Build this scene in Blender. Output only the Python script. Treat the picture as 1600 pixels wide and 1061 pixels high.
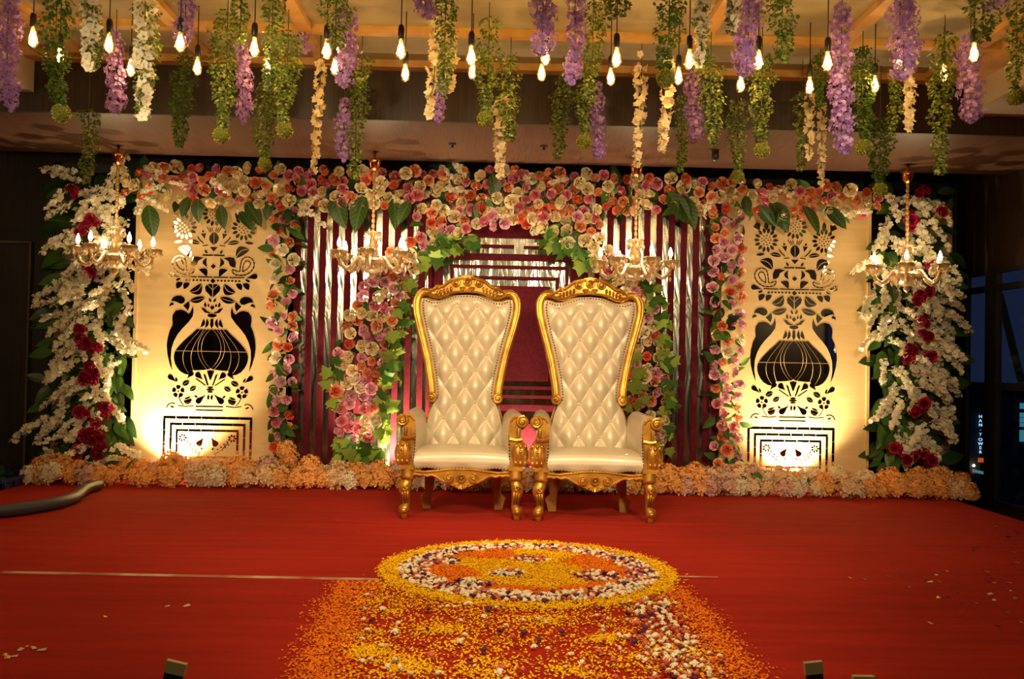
import bpy, bmesh, math, random
import numpy as np
from mathutils import Vector, Matrix, Quaternion, Euler

random.seed(7); rng = np.random.default_rng(7)
PI = math.pi
for o in list(bpy.data.objects): bpy.data.objects.remove(o)
scn = bpy.context.scene
COL = scn.collection
for w in list(bpy.data.worlds): bpy.data.worlds.remove(w)

# ------------------------------------------------------------------ camera
F = 1480.0
CAM = Vector((0.0, 0.0, 1.19))
yaw, pitch, roll = math.radians(1.2), math.radians(1.14), math.radians(1.12)
fwd = Vector((math.sin(yaw)*math.cos(pitch), math.cos(yaw)*math.cos(pitch), math.sin(pitch)))
r0 = Vector((math.cos(yaw), -math.sin(yaw), 0)); u0 = r0.cross(fwd)
RT = r0*math.cos(roll) + u0*math.sin(roll); UP = u0*math.cos(roll) - r0*math.sin(roll)
cd = bpy.data.cameras.new('camera'); cam = bpy.data.objects.new('camera', cd); COL.objects.link(cam)
m3 = Matrix((RT, UP, -fwd)).transposed()
cam.matrix_world = Matrix.Translation(CAM) @ m3.to_4x4()
cd.sensor_width = 36.0; cd.lens = F/1600*36.0; cd.clip_end = 400
scn.camera = cam
def ray(px, py): return fwd + RT*((px-800)/F) - UP*((py-530.5)/F)
def P(px, py, Y):
    d = ray(px, py); return CAM + d*((Y-CAM.y)/d.y)
def FL(px, py, z=0.0):
    d = ray(px, py); return CAM + d*((z-CAM.z)/d.z)
def PX(px, py, X):
    d = ray(px, py); return CAM + d*((X-CAM.x)/d.x)

# ------------------------------------------------------------------ world, exposure, room and fill lamps
world = bpy.data.worlds.new('night'); scn.world = world; world.use_nodes = True
bg = world.node_tree.nodes['Background']; bg.inputs[0].default_value = (0.10, 0.15, 0.36, 1); bg.inputs[1].default_value = 0.075
vs = scn.view_settings
vs.view_transform = 'Standard'; vs.look = 'None'; vs.exposure = 0.78; vs.gamma = 1.0; vs.use_curve_mapping = False
scn.cycles.max_bounces = 7; scn.cycles.transparent_max_bounces = 12
scn.cycles.caustics_reflective = False; scn.cycles.caustics_refractive = False
scn.cycles.sample_clamp_indirect = 4.0
WARM = (1.0, 0.74, 0.39)
def spot(loc, target, watts, angle, blend=0.6, radius=0.12, color=WARM):
    l = bpy.data.lights.new('spot_lamp', 'SPOT'); l.energy = watts; l.color = color
    l.spot_size = math.radians(angle); l.spot_blend = blend; l.shadow_soft_size = radius
    o = bpy.data.objects.new('spot_lamp', l); COL.objects.link(o); o.location = loc
    o.rotation_euler = (Vector(target)-Vector(loc)).to_track_quat('-Z', 'Y').to_euler(); return o
# unseen key spots lighting the stage from the front, side pair on lamp stands
KEY = (1.0, 0.77, 0.46)
spot((-1.9, 2.0, 2.55), (-1.0, 7.9, 0.9), 330, 58, 0.9, 0.16, KEY)
spot((1.9, 2.0, 2.55), (1.4, 7.9, 0.9), 370, 58, 0.9, 0.16, KEY)
spot((0.1, 3.4, 3.35), (0.15, 7.2, 0.9), 330, 50, 0.9, 0.2, KEY)
spot((0.2, 1.8, 3.35), (0.2, 4.6, 0.0), 330, 54, 1.0, 0.2, KEY)  # extra spot added to brighten the rangoli
def pt(loc, watts, color=WARM, radius=0.02):
    l = bpy.data.lights.new('bulb_or_fill_lamp', 'POINT'); l.energy = watts; l.color = color; l.shadow_soft_size = radius
    o = bpy.data.objects.new('bulb_or_fill_lamp', l); COL.objects.link(o); o.location = loc; return o

# unseen fill lamps, added to brighten the hall and garlands
pt((-3.0, -1.0, 2.1), 16, WARM, .08); pt((3.0, -1.0, 2.1), 16, WARM, .08); pt((-5.2, 4.6, 2.3), 26, WARM, .08)  # added fill: pair behind the camera for mirror reflections, one for the left wall
pt((-2.2, 2.6, 2.45), 15, KEY, .08); pt((2.2, 2.6, 2.45), 15, KEY, .08)  # added fill pair lighting the hanging garlands from the front

# ------------------------------------------------------------------ materials
def mat(name, color, rough=0.6, metal=0.0, emit=None, estr=0.0, trans=0.0, alpha=1.0, coat=0.0, spec=0.5, sss=0.0):
    m = bpy.data.materials.new(name); m.use_nodes = True
    b = m.node_tree.nodes['Principled BSDF']
    b.inputs['Base Color'].default_value = (*color, 1); b.inputs['Roughness'].default_value = rough
    b.inputs['Metallic'].default_value = metal; b.inputs['Transmission Weight'].default_value = trans
    b.inputs['Alpha'].default_value = alpha; b.inputs['Coat Weight'].default_value = coat
    b.inputs['Specular IOR Level'].default_value = spec
    if emit: b.inputs['Emission Color'].default_value = (*emit, 1); b.inputs['Emission Strength'].default_value = estr
    return m
def nodes(m): return m.node_tree.nodes, m.node_tree.links, m.node_tree.nodes['Principled BSDF']
def noise_color(m, c1, c2, scale=(1, 1, 1), nscale=8.0, detail=4.0, coord='Object', lo=0.35, hi=0.65, bump=0.0, bdist=0.01):
    n, l, b = nodes(m)
    tc = n.new('ShaderNodeTexCoord'); mp = n.new('ShaderNodeMapping'); mp.inputs['Scale'].default_value = scale
    nz = n.new('ShaderNodeTexNoise'); nz.inputs['Scale'].default_value = nscale; nz.inputs['Detail'].default_value = detail
    cr = n.new('ShaderNodeValToRGB'); cr.color_ramp.elements[0].position = lo; cr.color_ramp.elements[1].position = hi
    cr.color_ramp.elements[0].color = (*c1, 1); cr.color_ramp.elements[1].color = (*c2, 1)
    l.new(tc.outputs[coord], mp.inputs[0]); l.new(mp.outputs[0], nz.inputs['Vector']); l.new(nz.outputs[0], cr.inputs[0])
    l.new(cr.outputs[0], b.inputs['Base Color'])
    if bump:
        bp = n.new('ShaderNodeBump'); bp.inputs['Strength'].default_value = bump; bp.inputs['Distance'].default_value = bdist
        l.new(nz.outputs[0], bp.inputs['Height']); l.new(bp.outputs[0], b.inputs['Normal'])
    return m
def hue_var(m, color, v=0.25, sat=0.1, hue=0.01):
    """a little variation from one object to the next"""
    n, l, b = nodes(m)
    oi = n.new('ShaderNodeObjectInfo'); hs = n.new('ShaderNodeHueSaturation'); hs.inputs['Color'].default_value = (*color, 1)
    mr = n.new('ShaderNodeMapRange'); mr.inputs[3].default_value = 1-v; mr.inputs[4].default_value = 1+v*0.6
    l.new(oi.outputs['Random'], mr.inputs[0]); l.new(mr.outputs[0], hs.inputs['Value'])
    l.new(hs.outputs[0], b.inputs['Base Color']); return m
def translucent(m, color, w=0.3):
    n, l, b = nodes(m); out = n['Material Output']
    t = n.new('ShaderNodeBsdfTranslucent'); t.inputs[0].default_value = (*color, 1)
    mx = n.new('ShaderNodeMixShader'); mx.inputs[0].default_value = w
    l.new(b.outputs[0], mx.inputs[1]); l.new(t.outputs[0], mx.inputs[2]); l.new(mx.outputs[0], out.inputs[0]); return m

M = {}
M['carpet'] = noise_color(mat('red carpet', (0.5, 0.03, 0.01), 0.95, spec=0.15), (0.31, 0.0135, 0.006), (0.39, 0.020, 0.0085), (0.5, 5, 1), 2.2, 6, bump=0.3, bdist=0.02)
M['floor'] = mat('dark hall floor', (0.018, 0.014, 0.012), 0.5)
M['veneer'] = noise_color(mat('dark veneer', (0.05, 0.025, 0.012), 0.45), (0.016, 0.008, 0.004), (0.038, 0.020, 0.0095), (14, 14, 0.35), 6, 5)
M['soffit'] = noise_color(mat('reddish veneer', (0.2, 0.07, 0.03), 0.4), (0.055, 0.024, 0.013), (0.14, 0.062, 0.036), (22, 0.5, 1), 6, 5)
M['ceiling'] = noise_color(mat('beige ceiling veneer', (0.5, 0.33, 0.14), 0.6), (0.32, 0.275, 0.155), (0.40, 0.35, 0.215), (1, 3, 1), 1.6, 5)
M['beam'] = noise_color(mat('golden oak beam', (0.45, 0.23, 0.06), 0.45), (0.46, 0.25, 0.06), (0.64, 0.38, 0.12), (1, 1, 1), 5, 4)
M['plaster'] = mat('pale painted bulkhead', (0.52, 0.45, 0.34), 0.8)
M['black'] = mat('black', (0.012, 0.011, 0.01), 0.5)
M['blackplastic'] = mat('black plastic', (0.02, 0.018, 0.016), 0.35)
M['cream'] = noise_color(mat('cream painted board', (0.78, 0.62, 0.33), 0.55), (0.74, 0.51, 0.22), (0.80, 0.57, 0.26), (0.6, 1, 6), 3, 3)
M['board'] = mat('tan plywood', (0.35, 0.22, 0.10), 0.7)
M['plinth'] = mat('brown plinth', (0.16, 0.07, 0.025), 0.6)
M['mirror'] = mat('mirror', (0.82, 0.78, 0.70), 0.03, 1.0)
mf = mat('mirror foil', (0.36, 0.35, 0.30), 0.16, 1.0); M['foil'] = mf
n, l, b = nodes(mf)
tc = n.new('ShaderNodeTexCoord'); mp = n.new('ShaderNodeMapping'); mp.inputs['Scale'].default_value = (2.6, 1, 0.45)
nz = n.new('ShaderNodeTexNoise'); nz.inputs['Scale'].default_value = 3.0; nz.inputs['Detail'].default_value = 3; nz.inputs['Distortion'].default_value = 1.4
bp = n.new('ShaderNodeBump'); bp.inputs['Strength'].default_value = 0.3; bp.inputs['Distance'].default_value = 0.03
l.new(tc.outputs['Object'], mp.inputs[0]); l.new(mp.outputs[0], nz.inputs['Vector']); l.new(nz.outputs[0], bp.inputs['Height']); l.new(bp.outputs[0], b.inputs['Normal'])
M['maroon'] = noise_color(mat('maroon velvet', (0.2, 0.008, 0.02), 0.85, spec=0.2), (0.072, 0.0028, 0.009), (0.108, 0.0044, 0.0135), (1, 1, 1), 30, 4)
M['gold'] = noise_color(mat('antique gold paint', (0.7, 0.36, 0.05), 0.36, 0.65), (0.34, 0.14, 0.018), (0.66, 0.35, 0.05), (1, 1, 1), 9, 4, bump=0.15, bdist=0.01)
M['gold2'] = noise_color(mat('dark gold', (0.5, 0.24, 0.04), 0.45, 0.5), (0.28, 0.12, 0.02), (0.46, 0.22, 0.04), (1, 1, 1), 7, 4)
M['leather'] = noise_color(mat('pearl leather', (0.8, 0.66, 0.42), 0.40, 0.15, coat=0.3), (0.57, 0.475, 0.33), (0.63, 0.535, 0.385), (1, 1, 1), 3, 3)
M['stud'] = mat('dark brass nail', (0.16, 0.08, 0.02), 0.35, 0.8)
M['crystal'] = mat('crystal button', (0.75, 0.68, 0.55), 0.08, 0.6)
M['copper'] = mat('copper cup', (0.75, 0.32, 0.10), 0.2, 1.0)
M['glassgold'] = noise_color(mat('amber glass', (0.95, 0.50, 0.17), 0.06, 0.0, trans=0.72, coat=0.6), (1.0, 0.50, 0.14), (1.0, 0.72, 0.34), (1, 1, 1), 55, 2, bump=0.6, bdist=0.01)
M['crys'] = mat('cut crystal', (1.0, 0.82, 0.55), 0.05, 0.0, trans=0.6)
M['flame'] = mat('candle bulb', (1, 0.9, 0.7), 0.3, emit=(1.0, 0.72, 0.36), estr=16)
M['filament'] = mat('filament', (1, 0.8, 0.4), 0.3, emit=(1.0, 0.66, 0.26), estr=24)
g = bpy.data.materials.new('bulb glass'); g.use_nodes = True; nt = g.node_tree; nt.nodes.clear()
o_ = nt.nodes.new('ShaderNodeOutputMaterial'); a_ = nt.nodes.new('ShaderNodeBsdfTransparent'); a_.inputs[0].default_value = (1.0, 0.80, 0.50, 1)
s_ = nt.nodes.new('ShaderNodeBsdfGlossy'); s_.inputs[0].default_value = (1.0, 0.85, 0.6, 1); s_.inputs[1].default_value = 0.06
t_ = nt.nodes.new('ShaderNodeBsdfTranslucent'); t_.inputs[0].default_value = (1.0, 0.72, 0.36, 1)
f_ = nt.nodes.new('ShaderNodeLayerWeight'); f_.inputs[0].default_value = 0.25
x1 = nt.nodes.new('ShaderNodeMixShader'); x2 = nt.nodes.new('ShaderNodeMixShader'); x1.inputs[0].default_value = 0.14
nt.links.new(a_.outputs[0], x1.inputs[1]); nt.links.new(t_.outputs[0], x1.inputs[2])
nt.links.new(f_.outputs['Fresnel'], x2.inputs[0]); nt.links.new(x1.outputs[0], x2.inputs[1]); nt.links.new(s_.outputs[0], x2.inputs[2]); nt.links.new(x2.outputs[0], o_.inputs[0])
M['bulbglass'] = g
gw = bpy.data.materials.new('window glass'); gw.use_nodes = True; nt = gw.node_tree; nt.nodes.clear()
o_ = nt.nodes.new('ShaderNodeOutputMaterial'); a_ = nt.nodes.new('ShaderNodeBsdfTransparent'); a_.inputs[0].default_value = (0.85, 0.9, 0.95, 1)
s_ = nt.nodes.new('ShaderNodeBsdfGlossy'); s_.inputs[1].default_value = 0.02; f_ = nt.nodes.new('ShaderNodeLayerWeight'); f_.inputs[0].default_value = 0.12; x1 = nt.nodes.new('ShaderNodeMixShader')
nt.links.new(f_.outputs['Facing'], x1.inputs[0]); nt.links.new(a_.outputs[0], x1.inputs[1]); nt.links.new(s_.outputs[0], x1.inputs[2]); nt.links.new(x1.outputs[0], o_.inputs[0])
M['winglass'] = gw
def petalmat(name, c, v=0.18, tw=0.2): return translucent(hue_var(mat(name, c, 0.6, spec=0.25), c, v), c, tw)
def rosemat(name, c, deep, v=0.16):
    m = mat(name, c, 0.6, spec=0.25); n, l, b = nodes(m)
    tc = n.new('ShaderNodeTexCoord'); ln = n.new('ShaderNodeVectorMath'); ln.operation = 'LENGTH'; mu = n.new('ShaderNodeVectorMath'); mu.operation = 'MULTIPLY'; mu.inputs[1].default_value = (1, 1, 0)
    l.new(tc.outputs['Object'], mu.inputs[0]); l.new(mu.outputs[0], ln.inputs[0])
    cr = n.new('ShaderNodeValToRGB'); cr.color_ramp.elements[0].position = 0.12; cr.color_ramp.elements[1].position = 0.85
    cr.color_ramp.elements[0].color = (*deep, 1); cr.color_ramp.elements[1].color = (*c, 1); l.new(ln.outputs['Value'], cr.inputs[0])
    oi = n.new('ShaderNodeObjectInfo'); hs = n.new('ShaderNodeHueSaturation'); mr = n.new('ShaderNodeMapRange'); mr.inputs[3].default_value = 1-v; mr.inputs[4].default_value = 1+v*0.6
    l.new(oi.outputs['Random'], mr.inputs[0]); l.new(mr.outputs[0], hs.inputs['Value']); l.new(cr.outputs[0], hs.inputs['Color']); l.new(hs.outputs[0], b.inputs['Base Color'])
    return translucent(m, c, 0.12)
M['r_pink'] = rosemat('pink petal', (0.90, 0.38, 0.46), (0.70, 0.14, 0.22)); M['r_lilac'] = rosemat('lilac pink petal', (0.92, 0.56, 0.68), (0.78, 0.32, 0.44))
M['r_coral'] = rosemat('coral petal', (0.92, 0.27, 0.13), (0.76, 0.11, 0.04)); M['r_peach'] = rosemat('peach petal', (0.94, 0.50, 0.28), (0.84, 0.24, 0.09))
M['r_cream'] = rosemat('cream petal', (0.96, 0.88, 0.62), (0.90, 0.70, 0.32)); M['r_white'] = rosemat('ivory petal', (0.96, 0.90, 0.72), (0.92, 0.80, 0.52))
M['r_magenta'] = rosemat('magenta petal', (0.50, 0.012, 0.07), (0.22, 0.002, 0.025)); M['wisteria'] = petalmat('wisteria petal', (0.40, 0.21, 0.60), 0.15)
M['wisteria2'] = petalmat('light wisteria petal', (0.56, 0.36, 0.70), 0.1)
M['b_white'] = petalmat('white blossom petal', (1.0, 0.94, 0.74), 0.15, 0.2); M['b_cream'] = petalmat('cream blossom petal', (0.90, 0.76, 0.48), 0.15, 0.2)
M['h_peach'] = petalmat('apricot petal', (0.95, 0.50, 0.15), 0.12); M['h_cream'] = petalmat('pale apricot petal', (0.92, 0.66, 0.38), 0.12)
M['h_white'] = petalmat('off white petal', (0.9, 0.78, 0.56), 0.12); M['h_pinkish'] = petalmat('blush petal', (0.78, 0.48, 0.36), 0.12)
M['leaf'] = petalmat('green leaf', (0.07, 0.17, 0.022), 0.35, 0.25); M['leafdark'] = petalmat('dark green leaf', (0.022, 0.06, 0.012), 0.3, 0.15)
M['ivy'] = petalmat('ivy leaf', (0.13, 0.20, 0.035), 0.2, 0.25); M['ivypale'] = petalmat('pale ivy leaf', (0.44, 0.42, 0.14), 0.2, 0.25)
M['ivylime'] = petalmat('lime leaf', (0.30, 0.42, 0.06), 0.25, 0.3)
M['moss'] = mat('yellow moss', (0.40, 0.36, 0.035), 0.8); M['mossdark'] = mat('dark moss', (0.13, 0.15, 0.015), 0.9)
M['stem'] = mat('stem', (0.06, 0.10, 0.02), 0.7); M['yellowtip'] = mat('yellow tip', (0.55, 0.42, 0.08), 0.6)
M['p_yellow'] = mat('yellow petal', (1.0, 0.62, 0.006), 0.7, spec=0.2); M['p_yellow2'] = mat('deep yellow petal', (0.98, 0.54, 0.005), 0.7, spec=0.2)
M['p_orange'] = mat('orange petal', (0.95, 0.26, 0.008), 0.7, spec=0.2); M['p_orange2'] = mat('deep orange petal', (0.88, 0.20, 0.006), 0.7, spec=0.2)
M['p_white'] = mat('white blossom', (0.90, 0.80, 0.58), 0.7); M['p_purple'] = mat('purple blossom', (0.09, 0.012, 0.07), 0.6); M['p_red'] = mat('rose blossom', (0.62, 0.13, 0.08), 0.6)
lv = mat('veined leaf', (0.05, 0.13, 0.02), 0.4); M['veined'] = lv
n, l, b = nodes(lv); tc = n.new('ShaderNodeTexCoord'); sx = n.new('ShaderNodeSeparateXYZ'); l.new(tc.outputs['Object'], sx.inputs[0])
ab = n.new('ShaderNodeMath'); ab.operation = 'ABSOLUTE'; l.new(sx.outputs[0], ab.inputs[0])
m1 = n.new('ShaderNodeMath'); m1.operation = 'MULTIPLY_ADD'; m1.inputs[1].default_value = -1.0; l.new(ab.outputs[0], m1.inputs[0]); l.new(sx.outputs[1], m1.inputs[2])
m2 = n.new('ShaderNodeMath'); m2.operation = 'MULTIPLY'; m2.inputs[1].default_value = 44; l.new(m1.outputs[0], m2.inputs[0])
m3_ = n.new('ShaderNodeMath'); m3_.operation = 'SINE'; l.new(m2.outputs[0], m3_.inputs[0])
mid = n.new('ShaderNodeMath'); mid.operation = 'LESS_THAN'; mid.inputs[1].default_value = 0.025; l.new(ab.outputs[0], mid.inputs[0])
mx = n.new('ShaderNodeMath'); mx.operation = 'MAXIMUM'; l.new(m3_.outputs[0], mx.inputs[0]); l.new(mid.outputs[0], mx.inputs[1])
cr = n.new('ShaderNodeValToRGB'); cr.color_ramp.elements[0].position = 0.72; cr.color_ramp.elements[1].position = 0.98
cr.color_ramp.elements[0].color = (0.028, 0.075, 0.012, 1); cr.color_ramp.elements[1].color = (0.085, 0.155, 0.03, 1)
l.new(mx.outputs[0], cr.inputs[0]); l.new(cr.outputs[0], b.inputs['Base Color'])
M['hose'] = mat('grey hose rubber', (0.055, 0.07, 0.10), 0.45); M['crate'] = mat('blue crate plastic', (0.012, 0.022, 0.17), 0.4)
M['tape'] = mat('beige tape', (0.78, 0.60, 0.34), 0.6); M['tapefloor'] = noise_color(mat('worn pale tape', (0.6, 0.45, 0.3), 0.5), (0.35, 0.07, 0.03), (0.62, 0.42, 0.28), (1.5, 1, 1), 3, 5, lo=0.42, hi=0.6)
M['chrome'] = mat('grey metal', (0.3, 0.28, 0.25), 0.35, 0.8); M['lens'] = mat('lit lamp lens', (1, 0.9, 0.7), 0.3, emit=(1.0, 0.82, 0.55), estr=40)
M['cyan'] = mat('glowing sign letters', (0.3, 0.7, 1), 0.5, emit=(0.42, 0.75, 1.0), estr=1.1)
M['signorange'] = mat('orange sign', (1, 0.2, 0.05), 0.5, emit=(1.0, 0.13, 0.02), estr=0.5)
M['signteal'] = mat('teal shop sign', (0.2, 0.7, 0.6), 0.5, emit=(0.16, 0.55, 0.50), estr=0.3)
M['signpink'] = mat('pink light', (0.6, 0.05, 0.2), 0.5, emit=(0.6, 0.03, 0.12), estr=0.35)
M['litwin'] = mat('lit teal window', (0.1, 0.4, 0.5), 0.5, emit=(0.05, 0.30, 0.36), estr=0.5); M['tower'] = mat('night tower wall', (0.03, 0.03, 0.035), 0.9)

# ------------------------------------------------------------------ mesh helpers
class MB:
    def __init__(s): s.v = []; s.f = []; s.m = []
    def add(s, verts, faces, mi=0):
        k = len(s.v); s.v += [tuple(p) for p in verts]; s.f += [tuple(i+k for i in f) for f in faces]; s.m += [mi]*len(faces); return s
    def box(s, x0, x1, y0, y1, z0, z1, mi=0):
        v = [(x, y, z) for x in (x0, x1) for y in (y0, y1) for z in (z0, z1)]
        return s.add(v, [(0, 1, 3, 2), (4, 6, 7, 5), (0, 4, 5, 1), (2, 3, 7, 6), (0, 2, 6, 4), (1, 5, 7, 3)], mi)
    def tube(s, pts, rad, n=8, mi=0, cap=True, flat=None):
        pts = [Vector(p) for p in pts]; N = len(pts); rad = rad if hasattr(rad, '__len__') else [rad]*N
        ref = Vector(flat) if flat else Vector((0.13, 0.91, 0.39)); vs_ = []
        for i, p in enumerate(pts):
            t = (pts[min(i+1, N-1)]-pts[max(i-1, 0)])
            t = t.normalized() if t.length > 1e-9 else Vector((0, 0, 1))
            a = t.cross(ref)
            if a.length < 1e-3: a = t.cross(Vector((1, 0, 0.2)))
            a.normalize(); c = a.cross(t).normalized()
            for k in range(n):
                th = 2*PI*k/n; vs_.append(p + (a*math.cos(th)+c*math.sin(th))*rad[i])
        fs = [(i*n+k, i*n+(k+1) % n, (i+1)*n+(k+1) % n, (i+1)*n+k) for i in range(N-1) for k in range(n)]
        if cap: fs += [tuple(range(n))[::-1], tuple((N-1)*n+k for k in range(n))]
        return s.add(vs_, fs, mi)
    def lathe(s, prof, n=16, mi=0, c=(0, 0, 0), ribs=0, rib=0.0):
        vs_ = []; N = len(prof)
        for r, z in prof:
            for k in range(n):
                th = 2*PI*k/n; rr = r*(1+(rib*math.cos(ribs*th) if ribs else 0)); vs_.append((c[0]+rr*math.cos(th), c[1]+rr*math.sin(th), c[2]+z))
        fs = [(i*n+k, i*n+(k+1) % n, (i+1)*n+(k+1) % n, (i+1)*n+k) for i in range(N-1) for k in range(n)]
        fs += [tuple(range(n))[::-1], tuple((N-1)*n+k for k in range(n))]
        return s.add(vs_, fs, mi)
    def prism(s, poly, y0, y1, mi=0):
        """polygon in xz, extruded along y"""
        N = len(poly); v = [(p[0], y0, p[1]) for p in poly] + [(p[0], y1, p[1]) for p in poly]
        return s.add(v, [tuple(range(N)), tuple(range(2*N-1, N-1, -1))] + [(i, i+N, (i+1) % N+N, (i+1) % N) for i in range(N)], mi)
    def ball(s, c, r, nu=10, nv=6, mi=0):
        r = r if hasattr(r, '__len__') else (r, r, r); vs_ = [(c[0], c[1], c[2]-r[2])]; fs = []
        for j in range(1, nv):
            ph = -PI/2+PI*j/nv
            for k in range(nu): vs_.append((c[0]+r[0]*math.cos(ph)*math.cos(2*PI*k/nu), c[1]+r[1]*math.cos(ph)*math.sin(2*PI*k/nu), c[2]+r[2]*math.sin(ph)))
        vs_.append((c[0], c[1], c[2]+r[2])); L = len(vs_)-1
        for k in range(nu):
            fs.append((0, 1+(k+1) % nu, 1+k)); fs.append((L, L-nu+k, L-nu+(k+1) % nu))
            for j in range(nv-2): fs.append((1+j*nu+k, 1+j*nu+(k+1) % nu, 1+(j+1)*nu+(k+1) % nu, 1+(j+1)*nu+k))
        return s.add(vs_, fs, mi)
    def grid(s, fn, nu, nv, mi=0):
        vs_ = [fn(i/nu, j/nv) for j in range(nv+1) for i in range(nu+1)]
        return s.add(vs_, [(j*(nu+1)+i, j*(nu+1)+i+1, (j+1)*(nu+1)+i+1, (j+1)*(nu+1)+i) for j in range(nv) for i in range(nu)], mi)
    def mesh(s, name, mats, smooth=True, angle=None, fixn=False):
        me = bpy.data.meshes.new(name); me.from_pydata(s.v, [], s.f)
        for m in (mats if isinstance(mats, (list, tuple)) else [mats]): me.materials.append(m)
        me.polygons.foreach_set('material_index', s.m)
        if fixn:
            bm = bmesh.new(); bm.from_mesh(me); bmesh.ops.recalc_face_normals(bm, faces=bm.faces); bm.to_mesh(me); bm.free()
        if smooth:
            me.polygons.foreach_set('use_smooth', [True]*len(me.polygons))
            if angle: me.set_sharp_from_angle(angle=math.radians(angle))
        me.update(); return me
def remat(me, m):
    c = me.copy(); c.materials.clear()
    for x in (m if isinstance(m, (list, tuple)) else [m]): c.materials.append(x)
    return c
def scatter(name, tv, tf, mats, Rm, T, mids, S=None, smooth=False):
    """one mesh of many small pieces: template verts/faces placed by rotations, positions and sizes"""
    N = len(T); k = len(tv); tv = np.asarray(tv, float); V = np.einsum('nij,kj->nki', Rm, tv)
    if S is not None: V *= np.asarray(S)[:, None, None]
    V += np.asarray(T)[:, None, :]; V = V.reshape(-1, 3)
    me = bpy.data.meshes.new(name); nl = len(tf[0]); nf = len(tf)
    idx = (np.asarray(tf)[None] + (np.arange(N)*k)[:, None, None]).reshape(-1)
    me.vertices.add(len(V)); me.vertices.foreach_set('co', V.reshape(-1)); me.loops.add(len(idx)); me.loops.foreach_set('vertex_index', idx.astype(np.int32))
    me.polygons.add(N*nf); me.polygons.foreach_set('loop_start', (np.arange(N*nf)*nl).astype(np.int32))
    for m in mats: me.materials.append(m)
    me.polygons.foreach_set('material_index', np.repeat(np.asarray(mids), nf).astype(np.int32))
    if smooth: me.polygons.foreach_set('use_smooth', np.ones(N*nf, bool))
    me.update(calc_edges=True); me.validate(); return me
def rots(Z, spin):
    """rotation matrices whose +z is Z (N,3), spun about it"""
    Z = Z/np.linalg.norm(Z, axis=1, keepdims=True); ref = np.where(np.abs(Z[:, 2:3]) < 0.9, [[0, 0, 1.0]], [[1.0, 0, 0]])
    X = np.cross(ref, Z); X /= np.linalg.norm(X, axis=1, keepdims=True); Y = np.cross(Z, X); c, s_ = np.cos(spin)[:, None], np.sin(spin)[:, None]
    return np.stack([X*c+Y*s_, Y*c-X*s_, Z], axis=2)
def link(name, me, parent=None, loc=(0, 0, 0), rot=None, scale=None):
    o = bpy.data.objects.new(name, me); COL.objects.link(o)
    if parent: o.parent = parent
    o.location = loc
    if rot is not None:
        if isinstance(rot, Quaternion): o.rotation_mode = 'QUATERNION'; o.rotation_quaternion = rot
        else: o.rotation_euler = rot
    if scale is not None: o.scale = scale if hasattr(scale, '__len__') else (scale,)*3
    return o
def tag(o, label, cat, group=None):
    o['label'] = label; o['category'] = cat
    if group: o['group'] = group
    return o
def thing(name, label, cat, loc=(0, 0, 0), group=None, rz=0):
    o = bpy.data.objects.new(name, None); COL.objects.link(o); o.location = loc; o.rotation_euler = (0, 0, rz); o.empty_display_size = 0.1
    return tag(o, label, cat, group)
def struct(name, me, parent=None, loc=(0, 0, 0), rot=None):
    o = link(name, me, parent, loc, rot)
    if not parent: o['kind'] = 'structure'
    return o
def stuff(o): o['kind'] = 'stuff'; return o
def face(d, spin=0.0):
    """quaternion turning +z to d, then spinning"""
    return Vector(d).to_track_quat('Z', 'Y') @ Quaternion((0, 0, 1), spin)
def interp(x, xs, ys): return float(np.interp(x, xs, ys))
ORD = ['leftmost', 'second', 'third', 'fourth', 'fifth', 'sixth', 'seventh', 'eighth', 'ninth', 'tenth', 'eleventh', 'twelfth', 'thirteenth', 'fourteenth',
       'fifteenth', 'sixteenth', 'seventeenth', 'eighteenth', 'nineteenth', 'twentieth']
#@@SPLIT
# ================================================================== the hall
ZC = 3.42
struct('floor', MB().box(-7, 8, -5.3, 9.9, -0.35, -0.25).mesh('floor', M['floor'], False))
def rounded(x0, x1, y0, y1, r, k=6):
    pts = [(x0, y0), (x1, y0)]
    pts += [(x1-r+r*math.cos(a), y1-r+r*math.sin(a)) for a in np.linspace(0, PI/2, k)]
    pts += [(x0+r-r*math.sin(a), y1-r+r*math.cos(a)) for a in np.linspace(0, PI/2, k)]
    return pts
sb = MB(); sp = rounded(-4.12, 4.16, 2.85, 9.35, 0.5); N = len(sp)
sb.add([(x, y, 0) for x, y in sp]+[(x, y, -0.25) for x, y in sp], [tuple(range(N))]+[(i, i+N, (i+1) % N+N, (i+1) % N) for i in range(N)])
struct('floor_stage', sb.mesh('floor_stage', M['carpet'], False, fixn=True))
struct('wall_back', MB().box(-7, 4.80, 9.7, 9.85, -0.25, 3.6).mesh('wall_back', M['veneer'], False))
struct('wall_left', MB().box(-6.95, -6.8, -5.3, 9.7, -0.25, 3.6).mesh('wall_left', M['veneer'], False))
struct('wall_rear', MB().box(-6.95, 4.9, -5.35, -5.2, -0.25, 3.6).mesh('wall_rear', M['veneer'], False))
WX = 4.78; wy0, wy1 = 4.4, 9.47; wz1 = 2.14; wz0 = -0.12
wr = MB(); wr.box(WX, WX+.04, wy1, 9.8, -.25, 3.6); wr.box(WX, WX+.04, -5.3, wy0, -.25, 3.6); wr.box(WX, WX+.04, wy0, wy1, wz1, 3.6); wr.box(WX, WX+.04, wy0, wy1, -.25, wz0)
struct('wall_right', wr.mesh('wall_right', M['veneer'], False))
win = struct('window_1', MB().box(WX+.018, WX+.022, wy0, wy1, wz0, wz1).mesh('pane', M['winglass'], False))
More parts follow.
